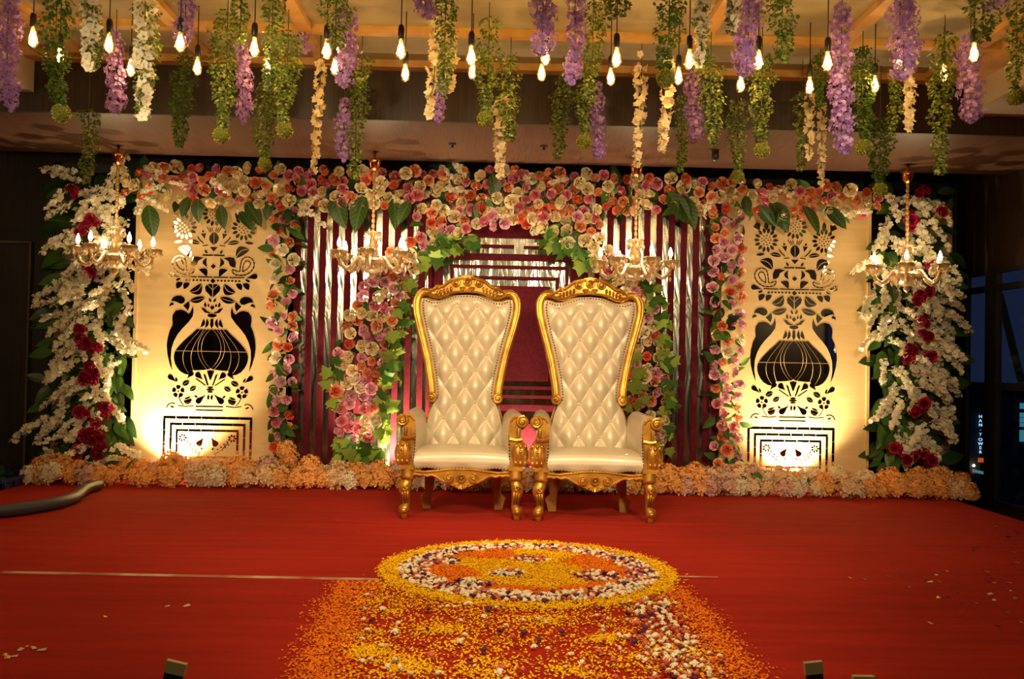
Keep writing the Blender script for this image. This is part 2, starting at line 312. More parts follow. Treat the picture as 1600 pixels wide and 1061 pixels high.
fr = MB().box(WX, WX+.045, wy0, wy0+.07, wz0, wz1).box(WX, WX+.045, wy1-.02, wy1, wz0, wz1).box(WX, WX+.045, wy0, wy1, wz1-.05, wz1).box(WX, WX+.045, wy0, wy1, wz0, wz0+.06)
struct('window_frame', fr.mesh('window_frame', M['black'], False), win)
for pxa, pxb in ((1540, 1557),):
    ya, yb = PX(pxb, 560, WX).y, PX(pxa, 560, WX).y
    struct('mullion', MB().box(WX-.01, WX+.05, ya, yb, wz0, wz1).mesh('mullion', M['black'], False), win)
for yt in (449, 604):
    zt = PX(1560, yt, WX).z
    struct('transom', MB().box(WX-.005, WX+.045, wy0, wy1, zt-.03, zt+.03).mesh('transom', M['black'], False), win)
a_, b_ = PX(1562, 460, WX+.06), PX(1596, 596, WX+.06)
struct('brace', MB().tube([a_, b_], .035, 6).mesh('brace', M['black'], False), win)

ceil = struct('ceiling', MB().box(-7, 4.9, -5.3, 9.8, ZC, ZC+.1).mesh('ceiling', M['ceiling'], False))
yb1 = FL(800, 45, ZC).y
for y0, w, dz in ((yb1, .075, .05), (7.10, .10, .055), (4.9, .075, .05)):
    struct('ceiling_beam', MB().box(-3.5, 3.6, y0, y0+w, ZC-dz, ZC-.001).mesh('ceiling_beam', M['beam'], False), ceil)
for px in (20, 243, 455, 1135, 1383, 1630):
    x = FL(px, 0, ZC).x
    struct('ceiling_beam', MB().box(x-.045, x+.045, 2.0, 7.1, ZC-.045, ZC-.002).mesh('ceiling_beam', M['beam'], False), ceil)
# lower bulkheads along both sides, with oak edge beams
struct('trim_1', MB().box(-7, -3.5, -5.2, 7.195, 3.13, ZC).mesh('bulkhead', M['plaster'], False))
struct('trim_2', MB().box(3.6, 4.78, -5.2, 7.195, 3.13, ZC).mesh('bulkhead', M['plaster'], False))
struct('trim_3', MB().box(3.44, 3.6, -5.2, 7.1, 3.33, ZC-.001).mesh('edge_beam', M['beam'], False))
struct('trim_4', MB().box(-3.5, -3.38, -5.2, 7.1, 3.35, ZC-.001).mesh('edge_beam', M['beam'], False))
struct('trim_5', MB().box(-6.8, 4.78, 7.24, 8.75, 3.0, ZC).mesh('soffit', M['soffit'], False))
struct('trim_6', MB().box(-6.8, 4.78, 7.20, 7.24, 2.985, ZC).mesh('fascia', M['veneer'], False))
d0, d1 = P(-60, 381, 9.7), P(50, 381, 9.7)
door = struct('door_1', MB().box(d0.x-.3, d1.x, 9.66, 9.7, -.25, d0.z).mesh('door', M['veneer'], False))
fm = mat('pale door edging', (0.13, 0.085, 0.045), 0.5)
struct('door_frame', MB().box(d1.x, d1.x+.022, 9.64, 9.7, -.25, d1.z+.02).box(d0.x-.3, d1.x, 9.64, 9.7, d1.z, d1.z+.02).mesh('door_frame', fm, False), door)
# small fittings under the soffit
def fitting(name, px, py, label, cat):
    p = P(px, py, 8.0); t = thing(name, label, cat, (p.x, 8.0, 3.0))
    link('base', MB().lathe([(.03, -.012), (.035, 0), (.02, 0)], 12).mesh('base', M['black']), t)
    return t
for px, lab in ((707, 'small dark fire sprinkler under the soffit left of the middle'), (850, 'small dark fire sprinkler under the soffit right of the middle')):
    t = fitting('fire_sprinkler', px, 222, lab, 'sprinkler'); t['group'] = 'fire sprinklers under the soffit'
    link('nozzle', MB().lathe([(.008, 0), (.008, -.03), (.02, -.032), (.02, -.036)], 8).mesh('nozzle', M['blackplastic']), t)
t = fitting('spotlight', 1118, 236, 'small black cylindrical spotlight under the soffit, right half', 'lamp')
link('lamp_housing', MB().lathe([(.03, 0), (.032, -.09), (.026, -.092), (.024, -.08)], 14).mesh('lamp_housing', M['blackplastic']), t)

# the town seen through the window
tw = P(1531, 660, 30.0)
tower = thing('night_tower', 'dark building outside the window carrying a vertical row of glowing letters', 'building', (tw.x, 30.5, -12))
link('wall', MB().box(-.9, .30, 0, 3, 0, 12+P(1531, 640, 30.5).z).mesh('wall', M['tower'], False), tower)
def glyph(ch, px, py, hpx, Y, m, name, parent, wid=1.0):
    c = bpy.data.curves.new('letter', 'FONT'); c.body = ch; c.size = hpx/F*Y*1.42; c.extrude = 0.01; c.align_x = 'CENTER'; c.align_y = 'CENTER'
    tmp = bpy.data.objects.new('tmp', c); me = bpy.data.meshes.new_from_object(tmp); bpy.data.objects.remove(tmp); bpy.data.curves.remove(c)
    me.materials.clear(); me.materials.append(m); p = P(px, py, Y)
    return link(name, me, parent, p-Vector(parent.location), (PI/2, 0, 0), (wid, 1, 1))
for ch, py, h in (('H', 651, 4.6), ('A', 657.7, 4.6), ('N', 664.3, 4.6), ('·', 672.3, 5), ('T', 679, 4.2), ('O', 687, 4.8), ('W', 693.6, 4.6), ('E', 700, 4.6), ('R', 706.5, 4.4)):
    o = glyph(ch, 1532, py, h, 30.42, M['cyan'], 'letter', tower, 1.15)
s = P(1533, 719, 30.4); link('sign_panel', MB().box(-.09, .09, -.02, .02, -.07, .07).mesh('sign_panel', M['signorange'], False), tower, s-Vector(tower.location))
s = P(1558.5, 724, 30.4); link('sign_panel', MB().box(-.035, .035, -.02, .02, -.09, .09).mesh('sign_panel', M['signorange'], False), tower, s-Vector(tower.location))
s = P(1529, 734, 30.4); link('shop_sign', MB().prism([(-.2, .02), (.2, -.06), (.2, -.16), (-.2, -.07)], -.02, .02).mesh('shop_sign', M['signteal'], False), tower, s-Vector(tower.location))
s = P(1521.5, 727.5, 30.4); link('street_lamp', MB().ball((0, 0, 0), .04, 8, 6).mesh('street_lamp', M['flame']), tower, s-Vector(tower.location))
s = P(1521, 738, 30.4); link('light', MB().box(-.06, .06, -.02, .02, -.03, .03).mesh('light', M['signpink'], False), tower, s-Vector(tower.location))
cb0 = P(1500, 600, 42.0)
city = thing('city_block', 'dark low roofline of the town outside the window', 'building', (24, 44, -14)); link('wall', MB().box(-9, 30, -2, 4, 0, cb0.z+14).mesh('wall', M['tower'], False), city)
q = PX(1600, 660, 17.5)
off = thing('office_building', 'dark building at the right picture edge with teal lit window bands', 'building', (21, q.y, -14))
link('wall', MB().box(-1.0, 6, -4, 6, 0, 14).mesh('wall', M['tower'], False), off)
q0 = P(1594.5, 660, q.y-4.05)
for py0, py1 in ((630, 639), (645, 652), (653, 660), (661, 667), (672, 690)):
    z1, z0 = P(1600, py0, q.y-4.05).z, P(1600, py1, q.y-4.05).z
    link('window', MB().box(q0.x-21, q0.x-21+3, -4.08, -4.0, z0+14, z1+14).mesh('window', M['litwin'], False), off)

# ================================================================== backdrop
YP = 9.0
S_ = 0.00604
def zv(v): return 1.19+(551-v)*S_
pieces = []
def pc(poly): pieces.append([(u*S_, zv(v)) for u, v in poly])
def both(poly): pc(poly); pc([(-u, v) for u, v in poly][::-1])
def leaf(p, q, w, bend=0.0, k=5):
    p, q = np.array(p, float), np.array(q, float); d = q-p; n_ = np.array((-d[1], d[0]))/max(np.hypot(*d), 1e-6); out = []
    for s_ in (1, -1):
        for i in range(0, k):
            t = i/k; t = t if s_ == 1 else 1-t
            out.append(tuple(p+d*t+n_*(s_*w*math.sin(PI*t)**.8+bend*math.sin(PI*t))))
    return out
def leaf2(p, q, w, bend=0.0, gap=.8):
    """two halves either side of a vein"""
    p, q = np.array(p, float), np.array(q, float); d = q-p; n_ = np.array((-d[1], d[0]))/np.hypot(*d); A = []
    for s_ in (1, -1):
        a = [tuple(p+d*t+n_*(s_*w*math.sin(PI*t)**.8+bend*math.sin(PI*t)+s_*gap*.0)) for t in np.linspace(0.02, .98, 7)]
        c = [tuple(p+d*t+n_*(bend*math.sin(PI*t)+s_*gap*.5)) for t in np.linspace(.94, .06, 5)]
        A.append(a+c)
    return A
def tear(p, q, w):
    """pointed at p, round at q"""
    p, q = np.array(p, float), np.array(q, float); d = q-p; n_ = np.array((-d[1], d[0]))/np.hypot(*d)
    T = [0, .3, .55, .75, .9, .98]; W = [0, .3, .75, 1, .8, .35]
    a = [tuple(p+d*t+n_*w*x) for t, x in zip(T, W)]; c = [tuple(p+d*t-n_*w*x) for t, x in zip(T[::-1], W[::-1])]
    return a+c[:-1]
def stroke(pts, w):
    pts = [np.array(p, float) for p in pts]; a = []; c = []
    for i, p in enumerate(pts):
        d = pts[min(i+1, len(pts)-1)]-pts[max(i-1, 0)]; n_ = np.array((-d[1], d[0]))/np.hypot(*d); a.append(tuple(p+n_*w/2)); c.append(tuple(p-n_*w/2))
    return a+c[::-1]
def A(x, y): return (x/7.578, 330+y/7.578)
def B(x, y): return (x/6.633, 450+y/6.633)
def Cc(x, y): return (x/6.633, 590+y/6.633)
def sub(f, pts): return [f(*p) for p in pts]
# sunflowers
for cx, cy in ((-350, 195), (350, 195), (0, 30)):
    for k in range(14):
        a = 2*PI*k/14; c_, s_ = math.cos(a), math.sin(a)
        pc(leaf(A(cx+78*c_, cy+78*s_), A(cx+150*c_, cy+150*s_), 2.6, 0, 3))
    for k in range(9):
        a = 2*PI*k/9; x, y = A(cx+56*math.cos(a), cy+56*math.sin(a)); pc([(x-1.3, y), (x, y-1.3), (x+1.3, y), (x, y+1.3)])
    for k in range(4):
        a = 2*PI*k/4; x, y = A(cx+24*math.cos(a), cy+24*math.sin(a)); pc([(x-1.3, y), (x, y-1.3), (x+1.3, y), (x, y+1.3)])
both(leaf(A(-350, 80), A(-350, -40), 3.4)); both(leaf(A(-270, 100), A(-262, -40), 3.4)); both(sub(A, [(-510, 40), (-470, -20), (-420, 0), (-430, 80)]))
# bud in a bowl
for p in leaf2(A(0, 240), A(0, 400), 7.5): pc(p)
pc(sub(A, [(-46, 424), (46, 424), (0, 478)]))
both(stroke(sub(A, [(-132, 412), (-66, 402)]), 1.5)); both(stroke(sub(A, [(-128, 522), (-4, 520)]), 2.4))
for x0, y0, x1, y1 in ((-88, 185, -48, 248), (-55, 195, -32, 240), (-28, 190, -18, 232)): both(stroke(sub(A, [(x0, y0), (x1, y1)]), 1.3))
both(sub(A, [(-158, 266), (-96, 262), (-110, 330)])); both(leaf(A(-134, 222), A(-128, 256), 1.6))
both(stroke(sub(A, [(-195, 302), (-160, 350), (-122, 382)]), 1.8))
for p in leaf2(A(-305, 362), A(-162, 386), 3.6, -1): both(p)
both(leaf(A(-470, 375), A(-365, 360), 2.4)); both(leaf(A(-105, 458), A(-75, 502), 1.8))
for p in leaf2(A(-425, 440), A(-265, 548), 7.5, -5, 1.2): both(p)
both(leaf(A(-80, 550), A(-72, 662), 3, 4)); pc(sub(A, [(0, 624), (32, 652), (0, 682), (-32, 652)]))
both(sub(A, [(-118, 552), (-190, 538), (-240, 545), (-265, 600), (-262, 662), (-225, 658), (-195, 640), (-178, 590)]))
def loop_dashes(pts, n, w, close=True):
    pts = np.array(pts, float); pts = np.vstack([pts, pts[:1]]) if close else pts
    L = np.r_[0, np.cumsum(np.hypot(*np.diff(pts, axis=0).T))]
    f = lambda t: (np.interp(t*L[-1], L, pts[:, 0]), np.interp(t*L[-1], L, pts[:, 1]))
    for k in range(n): both(stroke([f((k+.08)/n), f((k+.5)/n), f((k+.92)/n)], w))
loop_dashes(sub(A, [(-400, 530), (-455, 550), (-482, 600), (-478, 655), (-450, 705), (-390, 745), (-320, 756), (-255, 745), (-222, 715), (-225, 690), (-255, 690), (-280, 712), (-315, 705), (-318, 650), (-330, 580), (-355, 545)]), 17, 1.9)
loop_dashes(sub(A, [(-400, 575), (-440, 600), (-432, 640), (-400, 680), (-345, 712), (-350, 650), (-368, 595)]), 9, 1.7)
both(tear(A(-390, 785), A(-525, 755), 4.4)); both(leaf(A(-170, 692), A(-72, 775), 4.5, -4))
for a, c in ((-372, -192), (-180, -6)): both(stroke(sub(A, [(a, 780), (c, 782)]), 1.8))
for k in range(7): x = 60+k*42; both(leaf(A(x-16, 822), A(x+16, 822), 1.6, 0, 3))
pc(sub(A, [(0, 796), (32, 826), (0, 856), (-32, 826)])); both(leaf(A(-440, 828), A(-380, 802), 1.8))
both(leaf(A(-425, 925), A(-355, 850), 4.6, -2)); both(leaf(A(-340, 930), A(-272, 855), 4.2, -2))
for p in leaf2(A(-272, 965), A(-128, 858), 7, 5, 1.2): both(p)
both(sub(A, [(-4, 868), (-4, 925), (-60, 870), (-40, 862)])); both(sub(A, [(-68, 872), (-92, 905), (-80, 950), (-6, 1024), (-4, 985), (-4, 935)]))
# birds
both(sub(B, [(-425, 142), (-405, 105), (-370, 88), (-330, 86), (-292, 105), (-280, 135), (-295, 162), (-325, 172), (-352, 160), (-385, 146)]))
both(sub(B, [(-440, 205), (-438, 175), (-415, 158), (-395, 172), (-400, 185), (-425, 190)]))
for p in leaf2(B(-236, 142), B(-75, 98), 5, 1): both(p)
both(sub(B, [(-300, 190), (-240, 140), (-232, 190), (-248, 242)]))
both(sub(B, [(-200, 195), (-192, 250), (-198, 300), (-240, 360), (-300, 425), (-350, 490), (-385, 560), (-408, 640), (-412, 740), (-395, 865), (-425, 790), (-448, 700), (-458, 610), (-450, 530), (-430, 450), (-402, 390), (-408, 340), (-406, 290), (-375, 245), (-325, 232), (-285, 242), (-240, 274), (-222, 255)]))
# crown above the neck
both(leaf(B(-36, 108), B(-12, 150), 1.7)); both(leaf(B(-75, 152), B(-60, 202), 1.9, 1)); both(leaf(B(-42, 165), B(-36, 202), 1.5)); pc(sub(B, [(0, 180), (24, 205), (0, 230), (-24, 205)]))
both(sub(B, [(-115, 210), (-75, 215), (-50, 245), (-15, 258), (-30, 265), (-75, 258)])); pc(sub(B, [(48*math.cos(a), 287+20*math.sin(a)) for a in np.linspace(0, 2*PI, 12, False)]))
pc(sub(B, [(-14, 322), (14, 322), (18, 390), (0, 424), (-18, 390)])); both(leaf(B(-52, 322), B(-68, 418), 2.4, -2)); both(leaf(B(-85, 325), B(-115, 412), 2.6, -2))
# ribbed vase in cells
def hw(y): return np.interp(y, [430, 480, 540, 600, 660, 700, 750, 800, 850, 905], [152, 200, 268, 325, 368, 382, 380, 366, 335, 280])
def bot(f): f = abs(f); return np.interp(f, [0, .12, .3, .5, .62, .75, .85, 1.0], [815, 812, 835, 858, 862, 905, 905, 870])
fs = [-1, -.76, -.54, -.42, -.31, .31, .42, .54, .76, 1]
def vx(f, y):
    w_ = float(hw(y))
    if abs(f) < .5:
        e = max(0, math.sin(PI*min(1, max(0, (y-425)/(835-425)))))**.7
        pin = {.31: 0.0, .42: .26}[abs(f)]; g_ = pin+(1-pin)*e; return math.copysign(abs(f)*330*g_, f)
    return f*w_
for i in range(9):
    for y0, y1, lo in ((432, 655, 0), (664, 0, 1)):
        f0, f1 = fs[i], fs[i+1]; L = []; R = []
        for t in np.linspace(0, 1, 6):
            ya = y0+(y1-y0)*t if not lo else y0+(bot(f0)-y0)*t; yb_ = y0+(y1-y0)*t if not lo else y0+(bot(f1)-y0)*t
            ga = 3 if i > 0 else 0; gb = 3 if i < 8 else 0
            mid_ = (vx(f0, ya)+vx(f1, yb_))/2
            L.append((min(vx(f0, ya)+ga, mid_-.5), ya)); R.append((max(vx(f1, yb_)-gb, mid_+.5), yb_))
        if lo: midb = bot((f0+f1)/2); L.append(((L[-1][0]+R[-1][0])/2, midb))
        pc(sub(B, L+R[::-1]))
# spray under the vase
both(tear(B(-345, 985), B(-435, 915), 4)); both(leaf(B(-360, 935), B(-338, 978), 1.6)); both(tear(B(-240, 948), B(-185, 872), 4.2)); both(tear(B(-80, 955), B(-150, 885), 4.6))
pc(sub(B, [(-38, 865), (0, 855), (38, 865), (6, 955), (-6, 955)])); both(sub(B, [(-75, 895), (-52, 905), (-18, 1012), (-32, 1015)])); both(stroke(sub(B, [(-150, 945), (-48, 1015)]), 1.4))
for p in leaf2(Cc(-290, 85), Cc(-212, 42), 4, 0, 1): both(p)
for p in leaf2(Cc(-212, 140), Cc(-142, 98), 3.6, 0, 1): both(p)
for s_ in (-1, 1):
    for k in range(5):
        a = 2*PI*k/5-PI/2; cx, cy = 327*s_, 152; q_ = []
        for da, r in ((-.5, 34), (-.42, 62), (0, 66), (.42, 62), (.5, 34), (0, 24)): q_.append((cx+r*math.cos(a+da), cy+r*math.sin(a+da)))
        pc(sub(Cc, q_))
    pc(sub(Cc, [(327*s_+9*math.cos(a), 152+9*math.sin(a)) for a in np.linspace(0, 2*PI, 7, False)]))
both(stroke(sub(Cc, [(-322, 205), (-300, 255), (-270, 292)]), 1.3)); both(sub(Cc, [(-270, 245), (-190, 222), (-185, 245), (-255, 275)])); both(leaf(Cc(-265, 230), Cc(-195, 205), 1.3)); both(leaf(Cc(-250, 285), Cc(-185, 255), 1.2))
both(tear(Cc(-42, 180), Cc(-140, 268), 4.6)); both(leaf(Cc(-18, 180), Cc(-16, 235), 1.9)); both(leaf(Cc(-160, 192), Cc(-128, 212), 1.5))
for dy, w_ in ((-22, 32), (0, 46), (22, 32)): pc(leaf(Cc(-w_, 128+dy), Cc(w_, 128+dy), 1.5))
both(stroke(sub(Cc, [(-325, 298), (-250, 308), (-165, 298)]), 1.2)); both(stroke(sub(Cc, [(-445, 325), (-425, 288), (-390, 272), (-355, 280)]), 1.4)); both(leaf(Cc(-405, 305), Cc(-365, 318), 1.3))
for y in (303, 341): pc(stroke(sub(Cc, [(-145, y), (137, y)]), 1.8))
# three nested tile frames
for x0, x1, y0, y1, w_, nx, ny in ((-475, 443, 420, 944, 26, 7, 4), (-405, 375, 487, 886, 24, 6, 3), (-342, 306, 551, 826, 23, 5, 2)):
    xs = np.linspace(x0, x1, nx+1); ys = np.linspace(y0, y1, ny+1)
    for y in (y0, y1):
        for i in range(nx): pc(sub(Cc, [(xs[i]+2, y-w_/2), (xs[i+1]-2, y-w_/2), (xs[i+1]-2, y+w_/2), (xs[i]+2, y+w_/2)]))
    for x in (x0+w_/2, x1-w_/2):
        for i in range(ny):
            a = ys[i]+(w_/2 if i == 0 else 0)+2; c = ys[i+1]-(w_/2 if i == ny-1 else 0)-2; pc(sub(Cc, [(x-w_/2, a), (x+w_/2, a), (x+w_/2, c), (x-w_/2, c)]))
for s_ in (-1, 1):
    for k in range(7):
        a = 2*PI*k/7; cx, cy = -16+255*s_, 628; pc(leaf(Cc(cx+14*math.cos(a), cy+14*math.sin(a)), Cc(cx+48*math.cos(a), cy+44*math.sin(a)), 1.5))
    pc(stroke(sub(Cc, [(-16+s_*x, y) for x, y in ((215, 675), (150, 745), (70, 800))]), 1.2))
    for k in range(5):
        x = 215-32*k; y = 680+27*k
        for d in (-1, 1): pc(leaf(Cc(-16+s_*x, y+6*d), Cc(-16+s_*(x-4+22*d*.6), y+24*d), 1.1))
    pc(tear(Cc(-16+s_*38, 622), Cc(-16+s_*100, 710), 5)); pc(leaf(Cc(-16+s_*65, 722), Cc(-16+s_*52, 752), 1.4))

# panels
def panel(px, label, flip):
    X = P(px, 545, YP).x
    t = thing('mirror_inlay_panel', label, 'panel', (X, YP, 0), 'cream panels with mirror inlay')
    link('board', PANEL['board'], t); link('edge_trim', PANEL['trim'], t, scale=(flip, 1, 1)); link('plinth', PANEL['plinth'], t)
    for me in PANEL['pieces']: link('mirror_piece', me, t)
    return X
hw_p = 116*S_
PANEL = dict(board=MB().box(-hw_p, hw_p, 0, .04, .06, 2.86).mesh('board', M['cream'], False), plinth=MB().box(-hw_p, hw_p, .01, .25, 0, .06).mesh('plinth', M['plinth'], False),
             trim=MB().box(-hw_p-.03, -hw_p, -.015, .045, .03, 2.86).mesh('edge_trim', M['cream'], False), pieces=[])
for poly in pieces:
    mb = MB(); mb.prism(poly, -.002, -.0003); me = mb.mesh('mirror_piece', M['mirror'], False, fixn=True); PANEL['pieces'].append(me)
XL = panel(330, 'left cream panel inlaid with mirror birds, vase and sunflowers', 1)
XR = panel(1240, 'right cream panel inlaid with mirror birds, vase and sunflowers', -1)

# striped mirror screens either side and the framed centre
YS = 9.06
def xw(px, py=560, Y=YS): return P(px, py, Y).x
def strips(label, x0, x1, n, first):
    t = thing('striped_screen', label, 'screen', ((x0+x1)/2, YS, 0), 'striped mirror screens')
    w = (x1-x0)/n; cx = (x0+x1)/2
    link('plinth', MB().box(x0-cx, x1-cx, .01, .2, 0, .06).mesh('plinth', M['plinth'], False), t)
    s_me = MB().box(-w*.24, w*.24, -.02, .02, .06, 2.9).mesh('slat', M['maroon'], False); m_me = []
    for k in range(3): m_me.append(MB().box(-w*.27, w*.27, -.004, .01, .06, 2.9).mesh('mirror_strip', M['foil'], False))
    for i in range(n):
        link('slat', s_me, t, (x0-cx+(i+.25)*w, 0, 0)); link('mirror_strip', m_me[i % 3], t, (x0-cx+(i+.75)*w, .005, 0))
    link('slat', s_me, t, (x1-cx, 0, 0))
strips('striped screen of maroon slats and mirror foil left of the thrones', xw(457), xw(671), 11, 0)
strips('striped screen of maroon slats and mirror foil right of the thrones', xw(907), xw(1118), 11, 0)
cx0, cx1 = xw(671), xw(907); ccx = (cx0+cx1)/2
ct = thing('centre_screen', 'mirror foil screen with nested maroon frames around a maroon square behind the thrones', 'screen', (ccx, YS, 0))
def zz(py, px=790): return P(px, py, YS).z
link('mirror_sheet', MB().box(cx0-ccx, cx1-ccx, .01, .03, zz(660), 2.9).mesh('mirror_sheet', M['foil'], False), ct)
link('lower_board', MB().box(cx0-ccx, cx1-ccx, .0, .03, .02, zz(662)).mesh('lower_board', M['maroon'], False), ct)
def bar(x0, x1, y0, y1):
    a, b_ = xw(x0)-ccx, xw(x1)-ccx; z0, z1 = zz(y1), zz(y0)
    link('frame_bar', MB().box(a, b_, -.02, .01, z0, z1).mesh('frame_bar', M['maroon'], False), ct)
for x0, x1, y0, y1, w in ((672, 906, 397, 642, 10), (701, 886, 415, 622, 5), (716, 871, 432, 608, 5)):
    bar(x0, x1, y0, y0+w); bar(x0, x1, y1-w, y1)
    ww = 17 if w == 10 else 4.5
    bar(x0, x0+ww, y0+w, y1-w); bar(x1-ww, x1, y0+w, y1-w)
bar(690, 800, 383, 388); bar(815, 889, 384, 388); bar(672, 906, 340, 372); bar(672, 688, 372, 397); bar(889, 906, 372, 397)
a, b_ = xw(729)-ccx, xw(857)-ccx
link('centre_square', MB().box(a, b_, -.03, .01, zz(595), zz(447)).mesh('centre_square', M['maroon'], False), ct)
bk = thing('backdrop_frame', 'dark frame standing behind the backdrop and its flowers', 'frame', (0, 9.12, 0))
for px in (80, 214, 445, 1132, 1352, 1490): x = P(px, 560, 9.1).x; link('post', MB().box(x-.03, x+.03, 0, .06, 0, 2.98).mesh('post', M['black'], False), bk)
xa, xb = P(80, 300, 9.1).x, P(1490, 300, 9.1).x
link('top_rail', MB().box(xa, xb, 0, .06, 2.90, 2.98).mesh('top_rail', M['black'], False), bk)
#@@SPLIT
# ================================================================== flower kit
def rose_mesh(seed, mats, bud=False):
    rr = random.Random(seed); mb = MB()
    rings = [(2, .16, .80, 1.7, .0), (3, .36, .80, 1.15, .05), (4, .60, .62, .84, .12)] + ([(5, .78, .34, .72, .16)] if bud else [(5, .88, .30, .70, .24)])
    for n_, R, H, hf, cu in rings:
        off = rr.random()*6
        for k in range(n_):
            ph = off+2*PI*k/n_+rr.uniform(-.12, .12); h = H*rr.uniform(.93, 1.07); q = rr.uniform(.92, 1.06)
            def fn(u, v, ph=ph, h=h, q=q, R=R, hf=hf, cu=cu):
                s_ = u*2-1; a = ph+s_*hf*(.5+.5*v); r = R*q*(.35+.65*math.sin(PI/2*min(1, v*1.1)))+cu*max(0, v-.6)*2*(1-.5*s_*s_)+.03*s_; z = -.3+(h+.3)*v-.30*s_*s_*v*v
                if v > .9: z -= cu*.3
                return (r*math.cos(a), r*math.sin(a), z)
            mb.grid(fn, 3, 3)
    mb.ball((0, 0, .5), (.17, .17, .28), 6, 4)
    return mb.mesh('rose', mats)
_r = [rose_mesh(s) for s in ()]
ROSE_BASE = [rose_mesh(11, M['r_pink']), rose_mesh(12, M['r_pink']), rose_mesh(13, M['r_pink'], True)]
ROSE = {k: [remat(me, M['r_'+k]) for me in ROSE_BASE] for k in ('pink', 'lilac', 'coral', 'peach', 'cream', 'white', 'magenta')}
def broadleaf(mats, w=.3, bend=.25, k=6):
    def fn(u, v):
        s_ = u*2-1; ww = w*math.sin(PI*min(1, v*.97+.03))**.75*(1.15-.4*v); return (s_*ww, v, -bend*v*v+.12*abs(s_)*ww*2)
    return MB().grid(fn, 4, k).mesh('leaf', mats)
LEAF_V = [broadleaf(M['veined'], .30, .3), broadleaf(M['veined'], .26, .12)]
LEAF_G = [broadleaf(M['leaf'], .24, .25), broadleaf(M['leaf'], .3, .4)]; LEAF_D = [remat(x, M['leafdark']) for x in LEAF_G]
def maple(mats):
    mb = MB(); pts = [(0, 0), (.22, -.05), (.5, .12), (.36, .3), (.55, .55), (.28, .58), (.0, 1.0), (-.28, .58), (-.55, .55), (-.36, .3), (-.5, .12), (-.22, -.05)]
    v = [(0, .35, .06)]+[(x, y, -.12*(x*x+max(0, y-.35)**2)) for x, y in pts]; n_ = len(pts)
    return mb.add(v, [(0, i+1, (i+1) % n_+1) for i in range(n_)]).mesh('leaf', mats)
MAPLE = [maple(M['ivylime']), maple(M['leaf'])]
def fivepetal(r, cup=.3, k=5):
    """verts/quads of a small open blossom facing +z"""
    v = [(0, 0, 0)]; f = []
    for i in range(k):
        a = 2*PI*i/k; d = .52
        v += [(r*.82*math.cos(a-d), r*.82*math.sin(a-d), r*cup*.6), (r*math.cos(a), r*math.sin(a), r*cup), (r*.82*math.cos(a+d), r*.82*math.sin(a+d), r*cup*.6)]
        f.append((0, 1+3*i, 2+3*i, 3+3*i))
    return v, f
def blossom_mesh(seed, m):
    """layered phalaenopsis-like floret"""
    rr = random.Random(seed); mb = MB()
    for k in range(5):
        a = 2*PI*k/5+rr.uniform(-.15, .15); L = rr.uniform(.85, 1.1)
        def fn(u, v, a=a, L=L):
            s_ = u*2-1; w_ = .52*math.sin(PI*min(1, .12+.85*v))**.7; x = L*v; y = s_*w_; z = .35*v*v-.12*s_*s_*v+.1*math.sin(6*v+s_); return (x*math.cos(a)-y*math.sin(a), x*math.sin(a)+y*math.cos(a), z)
        mb.grid(fn, 2, 2)
    mb.ball((0, 0, .12), .13, 5, 3, 1)
    return mb.mesh('blossom', [m, M['yellowtip']])
BLOS = [blossom_mesh(s, M['b_white']) for s in (1, 2, 3)]; BLOSC = [remat(x, [M['b_cream'], M['yellowtip']]) for x in BLOS]
def spray_mesh(seed):
    """arching stem carrying many small white blossoms, along +y drooping to -z"""
    rr = random.Random(seed); nr = np.random.default_rng(seed); L = .36
    path = lambda t: np.array((.03*math.sin(3*t+seed), L*t, -.10*t*t))
    v, f = fivepetal(.027, .35); n_ = 52; t = nr.uniform(.12, 1, n_)**.9
    T = np.array([path(x) for x in t])+nr.normal(0, .021, (n_, 3))*(1.25-t[:, None]*.8); Z = nr.normal(0, .6, (n_, 3))+np.array((0, .2, .8))
    me = scatter('blossom_spray', v, f, [M['b_white'], M['b_white'], M['stem']], rots(Z, nr.uniform(0, 6, n_)), T, nr.integers(0, 2, n_), nr.uniform(.75, 1.2, n_))
    bm = bmesh.new(); bm.from_mesh(me); st = MB().tube([tuple(path(x)) for x in np.linspace(0, .95, 6)], .003, 4)
    vs_ = [bm.verts.new(p) for p in st.v]
    for fc in st.f:
        q = bm.faces.new([vs_[i] for i in fc]); q.material_index = 2
    bm.to_mesh(me); bm.free(); return me
SPRAY = [spray_mesh(s) for s in range(1, 6)]
def hydrangea(seed, m):
    nr = np.random.default_rng(seed); n_ = 84; ph = nr.uniform(0, 2*PI, n_); cz = nr.uniform(-.25, 1, n_); sz = np.sqrt(1-cz**2)
    Z = np.stack([np.cos(ph)*sz, np.sin(ph)*sz, cz], 1); v, f = [], []
    for k in range(4):
        a = PI/2*k; w_ = .55
        b0 = len(v); v += [(0, 0, 0), (.22*math.cos(a-w_), .22*math.sin(a-w_), .05), (.26*math.cos(a), .26*math.sin(a), .09), (.22*math.cos(a+w_), .22*math.sin(a+w_), .02)]; f.append((b0, b0+1, b0+2, b0+3))
    me = scatter('flower_head', v, f, [m], rots(Z+nr.normal(0, .25, Z.shape), nr.uniform(0, 6, n_)), Z*nr.uniform(.72, 1, n_)[:, None], np.zeros(n_, int), nr.uniform(.8, 1.2, n_))
    bm = bmesh.new(); bm.from_mesh(me); bmesh.ops.create_icosphere(bm, subdivisions=2, radius=.68); bm.to_mesh(me); bm.free(); return me
HYD = {k: [hydrangea(s, M['h_'+k]) for s in (3, 4)] for k in ('peach', 'cream', 'white', 'pinkish')}
